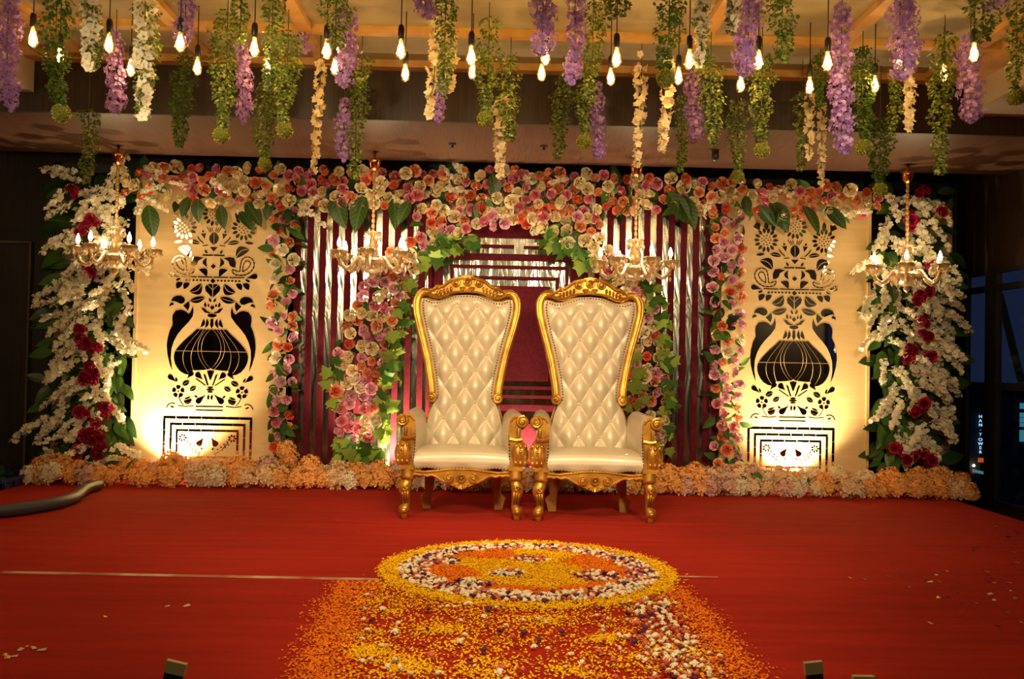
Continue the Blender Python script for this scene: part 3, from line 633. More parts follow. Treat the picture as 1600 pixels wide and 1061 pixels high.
def inpoly(x, y, poly):
    c = False; j = len(poly)-1
    for i in range(len(poly)):
        xi, yi = poly[i]; xj, yj = poly[j]
        if (yi > y) != (yj > y) and x < (xj-xi)*(y-yi)/(yj-yi)+xi: c = not c
        j = i
    return c
def darts(polys, n, d, tries=20000):
    pts = []; bx = [min(p[0] for q in polys for p in q), max(p[0] for q in polys for p in q), min(p[1] for q in polys for p in q), max(p[1] for q in polys for p in q)]
    for _ in range(tries):
        x, y = random.uniform(bx[0], bx[1]), random.uniform(bx[2], bx[3])
        if not any(inpoly(x, y, q) for q in polys): continue
        if all((x-a)**2+(y-b_)**2 > (d*random.uniform(.75, 1.1))**2 for a, b_ in pts):
            pts.append((x, y))
            if len(pts) >= n: break
    return pts
def pick(w): ks = list(w); return random.choices(ks, [w[k] for k in ks])[0]
def toward(spread=.55, up=0.0): return Vector((random.gauss(0, spread), -1, random.gauss(up, spread)))
def roses(t, polys, n, d, w, Y, r0, r1, depth=.05):
    base = Vector(t.location)
    for x, y in darts(polys, n, d):
        k = pick(w); big = 1.1 if k in ('cream', 'white') else 1.0
        p = P(x, y, Y+random.uniform(-depth, depth)); link('rose', random.choice(ROSE[k]), t, p-base, face(toward(.45), random.uniform(0, 6)), random.uniform(r0, r1)*big)
def leaves(t, polys, n, d, meshes, Y, s0, s1, spread=.5, up=0.0, name='leaf', ydir=None):
    base = Vector(t.location)
    for x, y in darts(polys, n, d):
        p = P(x, y, Y+random.uniform(-.04, .04)); q = face(toward(spread, up), random.uniform(0, 6) if ydir is None else 0)
        if ydir is not None:     # aim +y of the leaf
            yv = Vector((ydir[0]+random.gauss(0, .45), random.uniform(-.5, .0), ydir[1]+random.gauss(0, .35))).normalized(); z = Vector((0, -1, .25)); xv = yv.cross(z).normalized(); z = xv.cross(yv)
            q = Matrix((xv, yv, z)).transposed().to_quaternion()
        link(name, random.choice(meshes), t, p-base, q, random.uniform(s0, s1))

# ------------------------------------------------------------------ backdrop garlands
TOP = [(195, 305), (195, 262), (300, 258), (430, 264), (560, 266), (800, 266), (1000, 274), (1130, 283), (1300, 290), (1375, 302), (1368, 335), (1250, 338), (1150, 332), (1060, 328), (960, 332), (800, 335), (640, 332), (600, 326), (430, 320), (330, 318), (240, 312)]
top = thing('rose_swag', 'long pink, coral and cream rose swag along the top of the backdrop', 'garland', (0, 8.86, 2.8))
leaves(top, [TOP], 130, 15, LEAF_D+LEAF_G, 8.95, .13, .22, 1.2)
roses(top, [TOP], 285, 15.5, dict(pink=.26, coral=.15, peach=.26, cream=.33), 8.84, .048, .064)
for px, py in ((260, 270), (240, 285), (265, 285), (300, 290), (325, 282), (705, 285), (725, 282), (690, 300), (605, 308), (1090, 325), (1100, 340), (470, 315), (475, 330), (850, 285), (840, 295), (1235, 300), (1320, 330), (1335, 345), (460, 340), (205, 340), (200, 320), (215, 310), (1225, 305)):
    p = P(px, py, 8.76); yv = Vector((random.uniform(-1, 1), -.5, random.uniform(-.8, .2))); link('blossom_spray', random.choice(SPRAY), top, p-Vector(top.location), face((random.uniform(-.5, .5), -1, .4), random.uniform(-2, 2)), random.uniform(.5, .8))
BIG = [(232, 335, 0, 62), (345, 335, .15, 46), (385, 330, -.1, 55), (375, 345, .5, 40), (522, 320, .1, 62), (570, 322, -.3, 66), (1205, 330, .5, 62), (1185, 335, .7, 50), (1255, 335, .6, 62), (1225, 338, -.2, 40), (1165, 320, -.2, 40), (1290, 338, .8, 55), (1045, 315, .4, 70), (1065, 320, .1, 68), (615, 325, .3, 55), (640, 328, -.3, 50), (295, 322, -.6, 40), (425, 325, -.7, 40), (310, 325, .3, 42), (985, 320, -.5, 45), (770, 285, .2, 45), (755, 325, -.5, 40)]
for px, py, a, L in BIG:
    p = P(px, py-14, 8.82); s_ = L/F*8.8*.86; a += random.gauss(0, .25); yv = Vector((math.sin(a), -.25, -math.cos(a))).normalized(); z = Vector((random.gauss(0, .35), -1, .2)); xv = yv.cross(z).normalized(); z = xv.cross(yv)
    link('leaf', random.choice(LEAF_V), top, p-Vector(top.location), Matrix((xv, yv, z)).transposed().to_quaternion(), s_)
arch = thing('rose_arch', 'arched garland of cream, lilac and peach roses framing the two thrones', 'garland', (ccx, 8.80, 0))
AR = [[(640, 338), (940, 338), (930, 366), (850, 362), (800, 352), (740, 360), (690, 372)],
      [(700, 345), (725, 358), (690, 385), (660, 402), (640, 440), (618, 480), (602, 540), (594, 600), (590, 655), (572, 692), (530, 692), (522, 640), (527, 560), (540, 500), (560, 470), (575, 430), (600, 400), (640, 372)],
      [(880, 355), (920, 345), (960, 392), (990, 428), (1008, 445), (1024, 480), (1036, 540), (1040, 600), (1043, 692), (990, 692), (985, 600), (985, 520), (975, 470), (950, 440), (920, 408), (885, 378)]]
leaves(arch, AR, 100, 16, LEAF_D+LEAF_G, 8.90, .11, .18, 1.2)
roses(arch, AR, 235, 14.5, dict(cream=.3, white=.05, lilac=.28, pink=.1, peach=.2, coral=.07), 8.76, .050, .064)
IV = [[(680, 372), (745, 362), (750, 378), (700, 396), (665, 420), (655, 412)], [(630, 440), (645, 445), (628, 500), (612, 560), (606, 620), (604, 680), (590, 690), (594, 600), (606, 520)], [(850, 364), (900, 372), (930, 412), (915, 420), (890, 398), (850, 378)],
      [(1005, 430), (1028, 450), (1046, 520), (1052, 600), (1050, 700), (1035, 700), (1038, 600), (1028, 510), (1010, 465)], [(518, 690), (596, 690), (600, 738), (522, 738)], [(512, 590), (526, 560), (522, 640), (512, 640)]]
leaves(arch, IV, 210, 8, MAPLE, 8.74, .085, .15, .55)
leaves(arch, [[(985, 560), (1005, 560), (1005, 640), (985, 640)]], 16, 8, MAPLE[:1], 8.70, .09, .14, .5)
for px, lab, pol in ((440, 'narrow column of lilac and coral roses between left panel and striped screen', [[(426, 325), (462, 325), (458, 520), (455, 735), (424, 735), (424, 520)]]),
                     (1137, 'narrow column of lilac and coral roses between right panel and striped screen', [[(1112, 330), (1160, 335), (1158, 540), (1156, 742), (1116, 742), (1114, 520)]])):
    c_ = thing('rose_column', lab, 'garland', (P(px, 560, 8.86).x, 8.86, 0), 'slim rose columns of the backdrop')
    leaves(c_, pol, 105, 11, LEAF_G+LEAF_G+LEAF_D, 8.88, .09, .16, .9); roses(c_, pol, 68, 18.5, dict(lilac=.42, pink=.1, coral=.14, peach=.24, white=.1), 8.83, .046, .060)

# ------------------------------------------------------------------ outer blossom columns
def blossom_column(label, lpoly, spoly, mag, side, inner):
    cx = sum(p[0] for p in spoly)/len(spoly); t = thing('blossom_column', label, 'flower column', (P(cx, 560, 8.95).x, 8.95, 0), 'tall outer columns of white blossom')
    base = Vector(t.location)
    x0, x1 = sorted((P(cx, 560, 9.0).x, P(cx-side*-70, 560, 9.0).x))
    link('back_board', MB().box(x0-base.x, x1-base.x, .1, .13, 0, 2.7).mesh('back_board', M['board'], False), t)
    for (x, y) in darts([lpoly], 150, 16):
        a = random.gauss(side*.9 if random.random() < .6 else -side*.7, .4); p = P(x, y, 8.98+random.uniform(-.06, .05))
        yv = Vector((math.sin(a), -.35, -math.cos(a)+.4)).normalized(); z = Vector((random.gauss(0, .2), -1, .4)); xv = yv.cross(z).normalized(); z = xv.cross(yv)
        link('leaf', random.choice(LEAF_V+LEAF_G+LEAF_D), t, p-base, Matrix((xv, yv, z)).transposed().to_quaternion(), random.uniform(.15, .27))
    for (x, y) in darts([inner], 60, 11):
        p = P(x, y, 8.86+random.uniform(-.05, .04)); yv = Vector((-side*random.uniform(-.3, .9), -.3, -random.uniform(.2, 1))).normalized(); z = Vector((random.gauss(0, .4), -1, .4)); xv = yv.cross(z).normalized(); z = xv.cross(yv)
        link('leaf', random.choice(LEAF_V+LEAF_G+LEAF_G), t, p-base, Matrix((xv, yv, z)).transposed().to_quaternion(), random.uniform(.11, .19))
    for (x, y) in darts([spoly], 92, 18):
        out = random.gauss(side*.6 if (x-cx)*side > -10 else side*.0, .65); p = P(x, y, 8.84+random.uniform(-.08, .06))
        yv = Vector((out, -.45, random.uniform(-.95, .05))).normalized(); z = Vector((random.gauss(0, .3), -.6, 1)); xv = yv.cross(z).normalized(); z = xv.cross(yv)
        link('blossom_spray', random.choice(SPRAY), t, p-base, Matrix((xv, yv, z)).transposed().to_quaternion(), random.uniform(.75, 1.05))
    for x, y in mag:
        for k in range(3):
            p = P(x+random.uniform(-8, 8), y+random.uniform(-8, 8), 8.67+random.uniform(-.04, .03)); link('rose', random.choice(ROSE['magenta']), t, p-base, face(toward(.5), random.uniform(0, 6)), random.uniform(.045, .062))
blossom_column('tall column of white blossom with magenta flowers at the left end of the backdrop', [(105, 270), (195, 262), (196, 560), (192, 735), (105, 735), (70, 640), (78, 480), (95, 350)],
               [(115, 285), (195, 275), (205, 350), (205, 500), (182, 560), (170, 700), (118, 700), (108, 660), (104, 560), (112, 440), (118, 350)],
               [(118, 300), (150, 385), (125, 355), (145, 430), (130, 535), (147, 540), (122, 520), (140, 575), (128, 590), (148, 588), (130, 640), (160, 642), (148, 668), (138, 682), (152, 690), (125, 702), (150, 708), (145, 350)], -1, [(168, 470), (194, 470), (194, 735), (150, 735), (155, 600)])
blossom_column('tall column of white blossom with magenta flowers at the right end of the backdrop', [(1378, 300), (1465, 290), (1485, 400), (1488, 560), (1470, 740), (1378, 742), (1374, 560), (1374, 400)],
               [(1375, 300), (1452, 310), (1462, 400), (1464, 500), (1458, 600), (1446, 700), (1410, 705), (1390, 600), (1372, 500), (1370, 380)],
               [(1440, 300), (1425, 350), (1445, 460), (1430, 465), (1455, 420), (1440, 500), (1425, 545), (1420, 556), (1450, 555), (1445, 520), (1435, 640), (1447, 636), (1405, 705), (1422, 720), (1450, 715), (1470, 330), (1415, 340)], 1, [(1374, 380), (1398, 400), (1405, 740), (1374, 740)])
# a straggling spray at the lower left, and two at the upper left, belong to the left column
lc = [o for o in COL.objects if o.name == 'blossom_column'][0]
for px, py, dx, dz, s_ in ((110, 645, -1, -.55, 1.1), (85, 655, -1, -.25, 1.1), (70, 690, .6, -.8, .9), (125, 275, -.8, .35, .9), (130, 290, -.9, .6, .8), (165, 290, .35, .8, .9)):
    p = P(px, py, 8.8); yv = Vector((dx, -.2, dz)).normalized(); z = Vector((0, -.6, 1)); xv = yv.cross(z).normalized(); z = xv.cross(yv)
    link('blossom_spray', SPRAY[0], lc, p-Vector(lc.location), Matrix((xv, yv, z)).transposed().to_quaternion(), s_)

# ------------------------------------------------------------------ flower border on the stage floor
def border(label, px0, px1, w):
    x0, x1 = FL(px0, 762+.0195*(px0-800), 0).x, FL(px1, 762+.0195*(px1-800), 0).x; t = thing('flower_border', label, 'flower border', ((x0+x1)/2, 8.55, 0), 'low flower border along the foot of the backdrop'); base = Vector(t.location)
    n_ = int((x1-x0)/.125)
    for i in range(n_):
        for row in (0, 1):
            k = pick(w(x0+(x1-x0)*i/n_)); r = random.uniform(.078, .115)*(1 if row else 1.05); y = (8.63 if row == 0 else 8.46)+random.uniform(-.03, .03)
            z = r*.72+(random.uniform(.05, .085) if row == 0 else random.uniform(0, .025))
            link('flower_head', random.choice(HYD[k]), t, (x0+(x1-x0)*(i+.5+random.uniform(-.3, .3))/n_-base.x, y-8.55, z), face((random.gauss(0, .3), -.7, .8), random.uniform(0, 6)), r)
        if random.random() < .8:
            link('leaf', random.choice(LEAF_G+LEAF_D), t, (x0+(x1-x0)*(i+random.random())/n_-base.x, 8.44-8.55+random.uniform(0, .12), random.uniform(.05, .14)), face((random.gauss(0, .5), -.8, .6), random.uniform(0, 6)), random.uniform(.09, .16))
border('low border of apricot flower heads on the carpet left of the thrones', 62, 612, lambda x: dict(peach=.6, cream=.2, white=.15, pinkish=.05))
border('low border of pale flower heads on the carpet behind the thrones', 620, 1000, lambda x: dict(peach=.35, cream=.35, white=.1, pinkish=.2))
border('low border of apricot and ivory flower heads right of the thrones', 1008, 1508, lambda x: dict(peach=.65, cream=.15, white=.15, pinkish=.05) if x > 2.9 or x < 1.9 else dict(peach=.1, cream=.25, white=.35, pinkish=.3))
p = P(452, 715, 8.6); bt = [o for o in COL.objects if o.name == 'flower_border'][0]
for dx, dz in ((0, 0), (-.03, .07)): link('flower_head', HYD['peach'][0], bt, p-Vector(bt.location)+Vector((dx, 0, dz)), face((0, -1, .5)), .085)
#@@SPLIT
# ================================================================== thrones
def spiral(cx, cz, y, r, turns, a0, sgn, dome=.0, n=22):
    return [(cx+r*(1-.82*t)*math.cos(a0+sgn*2*PI*turns*t), y-dome*t, cz+r*(1-.82*t)*math.sin(a0+sgn*2*PI*turns*t)) for t in np.linspace(0, 1, n)]
ZH = [.0, .50, .62, .76, .84, .90, .95, 1.04, 1.17, 1.29, 1.42, 1.53, 1.60, 1.66, 1.72]
HWF = [.34, .34, .335, .30, .268, .258, .262, .275, .300, .330, .365, .392, .400, .396, .37]
def hwf(z): return interp(z, ZH, HWF)
def by(z): return .47+max(0, z-.5)*.09      # the back leans
def ztop(x): return interp(abs(x), [0, .08, .16, .22, .28, .33, .36], [1.690, 1.684, 1.655, 1.635, 1.634, 1.652, 1.655])
BUT = []
for j, z in enumerate(np.arange(1.595, .55, -.1265)):
    for i in range(-3, 4):
        x = (i+(.5 if j % 2 == 0 else 0))*.166
        if abs(x) < hwf(z)-.10: BUT.append((x, z))
z0b = 1.595
def tuft(x, z):
    a = (x-.083)/.166+(z-z0b)/(2*.1265); b_ = (x-.083)/.166-(z-z0b)/(2*.1265)
    return (abs(math.sin(PI*a))**.75)*(abs(math.sin(PI*b_))**.75), abs(math.sin(PI*a)), abs(math.sin(PI*b_))
def back_fn(u, v):
    s_ = u*2-1; z = .46; 
    for _ in range(3):
        x = s_*(hwf(z)-.028); z = .46+v*(ztop(x)-.46)
    x = s_*(hwf(z)-.028); h, sa, sb_ = tuft(x, z)
    edge = min(1, (1-abs(s_))/.22)*min(1, (1-v)/.1)
    puff = .046*(1-abs(s_)**3.5)*min(1, (1-v)/.06+.35)
    dip = .014*sum(math.exp(-((x-bx)**2+(z-bz)**2)/.0007) for bx, bz in BUT if abs(z-bz) < .1 and abs(x-bx) < .1)
    return (x, by(z)-.022-puff-.044*h*edge+dip, z)
TH = {}
TH['back'] = MB().grid(back_fn, 72, 120).mesh('backrest', M['leather'])
rear = MB()
def rear_fn(u, v):
    s_ = u*2-1; z = .30+v*1.42; return (s_*(hwf(z)-.01), by(z)+.03+.015*(1-s_*s_), z)
TH['rear'] = rear.grid(rear_fn, 10, 20).mesh('back_panel', M['gold2'])
# gilded frame round the back
half = [(hwf(z), by(z), z) for z in (.875, .91, .95, 1.0, 1.06, 1.12, 1.18, 1.24, 1.30, 1.36, 1.42, 1.48, 1.53, 1.58, 1.62)]+[(.392, by(1.66), 1.655), (.374, by(1.68), 1.69), (.345, by(1.7), 1.708), (.31, by(1.7), 1.705), (.27, by(1.7), 1.695)]
rail = [(.22, by(1.7)+.01, 1.705), (.17, by(1.7)+.015, 1.728), (.12, by(1.72)+.015, 1.752), (.06, by(1.74)+.015, 1.772), (0, by(1.75)+.015, 1.778)]
full = half+rail; path = full+[(-x, y, z) for x, y, z in full[::-1][1:]]
fb = MB(); fb.tube([(x, y-.005, z) for x, y, z in path], .036, 10, flat=(0, 1, 0))
fb.tube([(x*1.055, y-.034, z+.004) for x, y, z in half], .012, 6, flat=(0, 1, 0)); fb.tube([(-x*1.055, y-.034, z+.004) for x, y, z in half], .012, 6, flat=(0, 1, 0))
for s_ in (-1, 1):
    cx = s_*.262; cz = .868; y = by(.87)-.035
    fb.tube(spiral(cx, cz, y, .036, 1.6, PI/2, s_, .02), [.013]*22, 7); fb.ball((cx, y+.01, cz), (.04, .03, .04), 12, 8); fb.ball((cx, y-.03, cz), .013, 8, 6)
TH['frame'] = fb.mesh('back_frame', M['gold'])
cr_ = MB(); yc = by(1.75)
outl = [(0, 1.850), (.045, 1.842), (.075, 1.824), (.11, 1.806), (.15, 1.795), (.175, 1.775), (.205, 1.757), (.23, 1.762), (.255, 1.757), (.27, 1.737), (.30, 1.728), (.315, 1.712), (.30, 1.672), (.25, 1.655), (.2, 1.662), (.14, 1.690), (.07, 1.705), (0, 1.71)]
cr_.prism(outl+[(-x, z) for x, z in outl[::-1][1:-1]], yc-.035, yc+.03)
for s_ in (-1, 1):
    y = yc-.045
    cr_.tube(spiral(s_*.095, 1.785, y, .036, 1.5, PI*.5, s_, .015), .010, 6); cr_.ball((s_*.095, y, 1.785), .014, 8, 6)
    cr_.tube([(s_*x, y, z) for x, z in ((.03, 1.825), (.07, 1.822), (.13, 1.805), (.165, 1.78), (.2, 1.752), (.235, 1.75), (.26, 1.735), (.29, 1.715))], [.012, .013, .014, .014, .013, .013, .012, .009], 7)
    cr_.tube(spiral(s_*.235, 1.745, y, .02, 1.2, PI, s_, .01, 14), .008, 6)
    cr_.tube([(s_*x, y+.002, z) for x, z in ((.0, 1.715), (.08, 1.712), (.15, 1.70), (.2, 1.675), (.25, 1.668), (.29, 1.68), (.31, 1.70))], .010, 6)
    for k in range(5):  # acanthus ribs
        x = .13+k*.027; z = 1.735-k*.010; cr_.ball((s_*x, yc-.04, z), (.011, .014, .024), 7, 5)
cr_.tube([(.026*math.cos(a), yc-.05, 1.792+.026*math.sin(a)) for a in np.linspace(0, 2*PI, 17)], .009, 6); cr_.ball((0, yc-.05, 1.792), (.014, .016, .014), 8, 6)
for k in range(7):      # shell fan
    a = -PI/2+(k-3)*.38; cr_.tube([(.018*math.cos(a), yc-.045, 1.758+.018*math.sin(a)), (.055*math.cos(a)*1.2, yc-.05, 1.765+.055*math.sin(a))], [.006, .013], 6)
TH['crest'] = cr_.mesh('crest', M['gold'], angle=50, fixn=True)
# seat
def seat_fn(u, v):
    s_ = u*2-1; prof = [(.47, .492), (.36, .505), (.24, .51), (.12, .505), (.04, .495), (-.005, .478), (-.025, .45), (-.03, .415), (-.022, .385), (-.005, .362)]
    t = v*(len(prof)-1); i = min(int(t), len(prof)-2); q = t-i; y = prof[i][0]*(1-q)+prof[i+1][0]*q; z = prof[i][1]*(1-q)+prof[i+1][1]*q
    hw_ = interp(y, [-.03, .1, .47], [.385, .375, .31]); k = 1-abs(s_)**6*.0
    z += .016*(1-s_*s_)*(1 if z > .44 else 0.2)-.02*max(0, abs(s_)-.9)/.1*(1 if z > .4 else 0)
    if z < .40: z += .008*math.cos(s_*PI*3)
    return (s_*hw_, y-.008*(1-s_*s_), z)
TH['seat'] = MB().grid(seat_fn, 30, 27).mesh('seat', M['leather'])
# padded arms
def arm_mesh(s_):
    sec = [(.345, .43), (.338, .50), (.335, .58), (.34, .66), (.358, .725), (.39, .762), (.43, .772), (.465, .755), (.482, .72), (.474, .685), (.45, .665), (.43, .64), (.42, .55), (.42, .40), (.40, .36), (.36, .38)]
    mb = MB(); n_ = len(sec); vs_ = []; ys = (-.015, .0, .12, .26, .38, .50)
    for y in ys:
        k = y/.5; e = .012 if y < -.01 else 0
        for x, z in sec: vs_.append((s_*(x-.045*max(0, k)-(e if x > .44 else -e)*.5), y, z+.02*k*(z > .6)-e*(z > .7)))
    fs_ = [(i*n_+k, i*n_+(k+1) % n_, (i+1)*n_+(k+1) % n_, (i+1)*n_+k) for i in range(len(ys)-1) for k in range(n_)]+[tuple(range(n_)), tuple(range((len(ys)-1)*n_, len(ys)*n_))]
    return mb.add(vs_, fs_).mesh('arm_pad', M['leather'], angle=60, fixn=True)
def zc_(cy): return .902-.00089*cy
def xc_(cx): return (594-cx)*.00089
def armfront(s_):
    o1 = [(200, 200), (190, 170), (160, 150), (120, 145), (80, 152), (55, 175), (47, 200), (55, 230), (80, 248), (108, 250), (112, 280), (106, 310), (98, 345), (80, 368), (58, 400), (44, 440), (40, 475), (46, 520), (68, 560), (92, 580), (88, 602), (205, 602), (196, 560), (186, 500), (190, 430), (200, 360), (208, 290), (210, 240)]
    poly = [(s_*xc_(a), zc_(b_)) for a, b_ in o1]; mb = MB(); mb.prism(poly, -.06, -.012)
    cx, cz = s_*xc_(98), zc_(198); mb.tube(spiral(cx, cz, -.066, .043, 1.7, PI*.4, s_, .02), .011, 7); mb.ball((cx, -.07, cz), (.02, .03, .02), 10, 6)
    mb.tube([(s_*xc_(a), -.062, zc_(b_)) for a, b_ in ((200, 200), (170, 165), (120, 155))], .010, 6)
    mb.tube([(s_*xc_(a), -.062, zc_(b_)) for a, b_ in ((100, 345), (150, 350), (205, 340))], .015, 7)
    mb.ball((s_*xc_(115), -.045, zc_(470)), (.064, .048, .098), 16, 10)
    mb.box(*sorted((s_*xc_(90), s_*xc_(205))), -.068, -.01, zc_(605), zc_(580))
    for k in range(4):
        for j in range(3):
            mb.ball((s_*xc_(72+38*j), -.082+.012*abs(j-1), zc_(400+45*k)), (.015, .016, .019), 7, 5)
    for k in range(3): mb.tube([(s_*xc_(80+40*k), -.07, zc_(560)), (s_*xc_(65+45*k), -.09+.012*abs(k-1), zc_(480)), (s_*xc_(85+35*k), -.08, zc_(390))], [.006, .009, .006], 6)
    mb.tube([(s_*xc_(130), -.062, zc_(b_)) for b_ in (255, 290, 330)], [.012, .016, .010], 7)
    return mb.mesh('arm_front', M['gold'], angle=50, fixn=True)
def frontleg(s_):
    mb = MB(); c = [(148, 590, .05), (148, 612, .052), (148, 660, .052), (148, 680, .056), (148, 697, .040), (144, 715, .040), (132, 742, .046), (128, 775, .045), (134, 815, .038), (142, 860, .030), (146, 895, .027), (140, 912, .034), (130, 930, .043), (126, 950, .042), (130, 966, .030), (130, 978, .024), (130, 1013, .026)]
    mb.tube([(s_*xc_(a), -.015-(.012 if 700 < b_ < 800 else 0)-(.02 if b_ > 905 else 0), max(zc_(b_), 0)) for a, b_, r in c], [r for a, b_, r in c], 10, flat=(0, 1, 0))
    mb.tube(spiral(s_*xc_(132), zc_(748), -.075, .024, 1.2, 0, s_, .01, 14), .008, 6)
    for d in (-1, 0, 1): mb.tube([(s_*xc_(132+d*24), -.068+.01*abs(d), zc_(770)), (s_*xc_(138+d*20), -.056, zc_(820)), (s_*xc_(144+d*12), -.046, zc_(885))], [.007, .008, .004], 6)
    mb.ball((s_*xc_(128), -.065, zc_(940)), (.026, .02, .022), 8, 6)
    return mb.mesh('leg', M['gold'])
def rearleg(s_):
    mb = MB(); mb.prism([(s_*.30, .34), (s_*.22, .34), (s_*.225, .20), (s_*.245, .10), (s_*.25, 0), (s_*.31, 0), (s_*.325, .06), (s_*.335, .09), (s_*.30, .12)], .44, .50)
    return mb.mesh('leg', M['gold2'], False, fixn=True)
ap = MB(); lower = [(.36, .315), (.325, .318), (.30, .310), (.285, .318), (.25, .305), (.22, .315), (.19, .305), (.16, .285), (.11, .262), (.065, .246), (.035, .228), (0, .222)]
upper = [(.36, .362), (.27, .352), (.18, .362), (.08, .375), (0, .378)]
ap.prism(lower+[(-x, z) for x, z in lower[::-1][1:]]+[(-x, z) for x, z in upper]+[(x, z) for x, z in upper[::-1][1:]], -.035, -.005)
for s_ in (-1, 1):
    ap.tube(spiral(s_*.088, .302, -.045, .034, 1.5, PI*.5, -s_, .015), .010, 6); ap.ball((s_*.088, -.05, .302), .014, 8, 6)
    ap.tube([(s_*x, -.04, z) for x, z in ((.355, .322), (.325, .326), (.30, .318), (.285, .326), (.25, .314), (.22, .323), (.19, .313), (.16, .293), (.12, .272), (.07, .268))], .008, 6)
    ap.tube([(s_*x, -.04, z) for x, z in ((.355, .350), (.27, .342), (.18, .352), (.08, .365), (0, .367))], .006, 6)
ap.tube([(.026*math.cos(a), -.05, .302+.026*math.sin(a)) for a in np.linspace(0, 2*PI, 17)], .008, 6); ap.ball((0, -.05, .302), (.014, .016, .014), 8, 6)
for k in range(7): a = -PI/2+(k-3)*.4; ap.tube([(.02*math.cos(a), -.04, .265+.02*math.sin(a)), (.055*math.cos(a), -.045, .268+.045*math.sin(a))], [.006, .011], 6)
ap.box(-.33, -.30, 0, .46, .30, .37).box(.30, .33, 0, .46, .30, .37).box(-.30, .30, .44, .47, .30, .40)
TH['apron'] = ap.mesh('seat_rail', M['gold'], angle=50, fixn=True)
TH['armL'], TH['armR'] = arm_mesh(-1), arm_mesh(1); TH['afL'], TH['afR'] = armfront(-1), armfront(1)
TH['legs'] = [frontleg(-1), frontleg(1), rearleg(-1), rearleg(1)]
# nail heads
nm = MB()
def nails(pts, sp=.022):
    pts = np.array(pts, float); L = np.r_[0, np.cumsum(np.linalg.norm(np.diff(pts, axis=0), axis=1))]
    for s_ in np.arange(0, L[-1], sp): nm.ball([np.interp(s_, L, pts[:, k]) for k in range(3)], (.0062, .005, .0062), 6, 4)
for s_ in (-1, 1):
    nails([(s_*(hwf(z)-.05), by(z)-.046, z) for z in np.linspace(.87, 1.6, 16)]+[(s_*x, by(1.64)-.046, ztop(x)-.012) for x in (.345, .32, .28, .22, .16, .08, 0)])
    nails([(s_*x, -.028, z) for x, z in ((.36, .38), (.352, .46), (.345, .56), (.345, .64), (.36, .71), (.39, .748), (.43, .758), (.46, .745))])
nails([(x, -.036, .369+.008*math.cos(x/.385*PI*3)) for x in np.linspace(-.375, .375, 24)], .024)
TH['nails'] = nm.mesh('nailhead_trim', M['stud'])
TH['button'] = MB().ball((0, 0, 0), (.0095, .006, .0095), 8, 5).mesh('button', M['crystal'])
for px, py, lab in ((719.5, 811.5, 'left tufted pearl leather throne chair with carved gold frame'), (928.5, 816, 'right tufted pearl leather throne chair with carved gold frame')):
    p = FL(px, py); t = thing('throne_chair', lab, 'throne', (p.x, p.y+.03, 0), 'pair of wedding thrones')
    for k, nme in (('back', 'backrest'), ('rear', 'back_panel'), ('frame', 'back_frame'), ('crest', 'crest'), ('seat', 'seat'), ('apron', 'seat_rail'), ('armL', 'arm_pad'), ('armR', 'arm_pad'), ('afL', 'arm_front'), ('afR', 'arm_front')): link(nme, TH[k], t)
    for me in TH['legs']: link('leg', me, t)
    stuff(link('nailhead_trim', TH['nails'], t))
    for bx, bz in BUT: link('button', TH['button'], t, (bx, by(bz)-.022-.046*(1-(abs(bx)/(hwf(bz)-.028))**3.5)+.009, bz))

# ================================================================== chandeliers
CH = {}
CH['cup'] = MB().lathe([(.012, .165), (.015, .12), (.022, .10), (.055, .095), (.058, .085), (.05, .06), (.04, .02), (.022, 0), (.01, -.01)], 20).mesh('ceiling_cup', M['copper'])
rodm = MB()
for k in range(12): rodm.lathe([(.009, 0), (.016, .012), (.016, .028), (.009, .04)], 8, 0, (0, 0, -.47+k*.04))
CH['rod'] = rodm.mesh('rod', M['glassgold'])
CH['vase'] = MB().lathe([(.02, .27), (.05, .265), (.075, .255), (.07, .24), (.045, .225), (.05, .20), (.04, .17), (.047, .15), (.055, .12), (.05, .07), (.03, .02), (.025, 0)], 20, ribs=10, rib=.06).mesh('vase', M['glassgold'])
CH['bowl'] = MB().lathe([(.02, .035), (.12, .045), (.145, .015), (.125, -.035), (.085, -.07), (.03, -.085), (.02, -.09), (.03, -.105), (.02, -.125), (.005, -.14)], 24, ribs=12, rib=.05).mesh('bowl', M['glassgold'])
CH['arm'] = MB().tube([(.04, 0, .0), (.09, 0, .05), (.14, 0, .045), (.19, 0, -.03), (.24, 0, -.06), (.29, 0, -.03), (.31, 0, .03), (.31, 0, .06)], [.018, .021, .020, .019, .020, .019, .017, .016], 8).mesh('arm', M['glassgold'])
CH['bob'] = MB().lathe([(.014, -.05), (.035, -.035), (.062, -.005), (.078, .026), (.072, .03), (.046, .01), (.012, .0)], 18, ribs=9, rib=.05).mesh('drip_cup', M['glassgold'])
CH['candle'] = MB().lathe([(.012, 0), (.012, .05), (.008, .052)], 10).mesh('candle', M['crys'])
CH['flame'] = MB().lathe([(.008, 0), (.017, .018), (.019, .032), (.014, .055), (.006, .075), (.002, .088)], 12).mesh('flame_bulb', M['flame'])
def dropmesh(L): return MB().ball((0, 0, 0), .008, 6, 4).lathe([(.001, -.008), (.013, -.008-.4*L), (.016, -.008-.6*L), (.001, -.008-L)], 6).mesh('crystal_drop', M['crys'])
DROP = [dropmesh(.05), dropmesh(.062)]; cm = MB()
for k in range(4): cm.ball((0, 0, -k*.016), .007, 6, 4)
CH['chain'] = cm.lathe([(.001, -.065), (.010, -.085), (.012, -.095), (.001, -.115)], 6).mesh('crystal_chain', M['crys'])
POS = ['far left chandelier, amber crystal, in front of the left blossom column', 'second chandelier from the left, amber crystal, in front of the left striped screen', 'third chandelier from the left, amber crystal, in front of the right striped screen', 'far right chandelier, amber crystal, in front of the right blossom column']
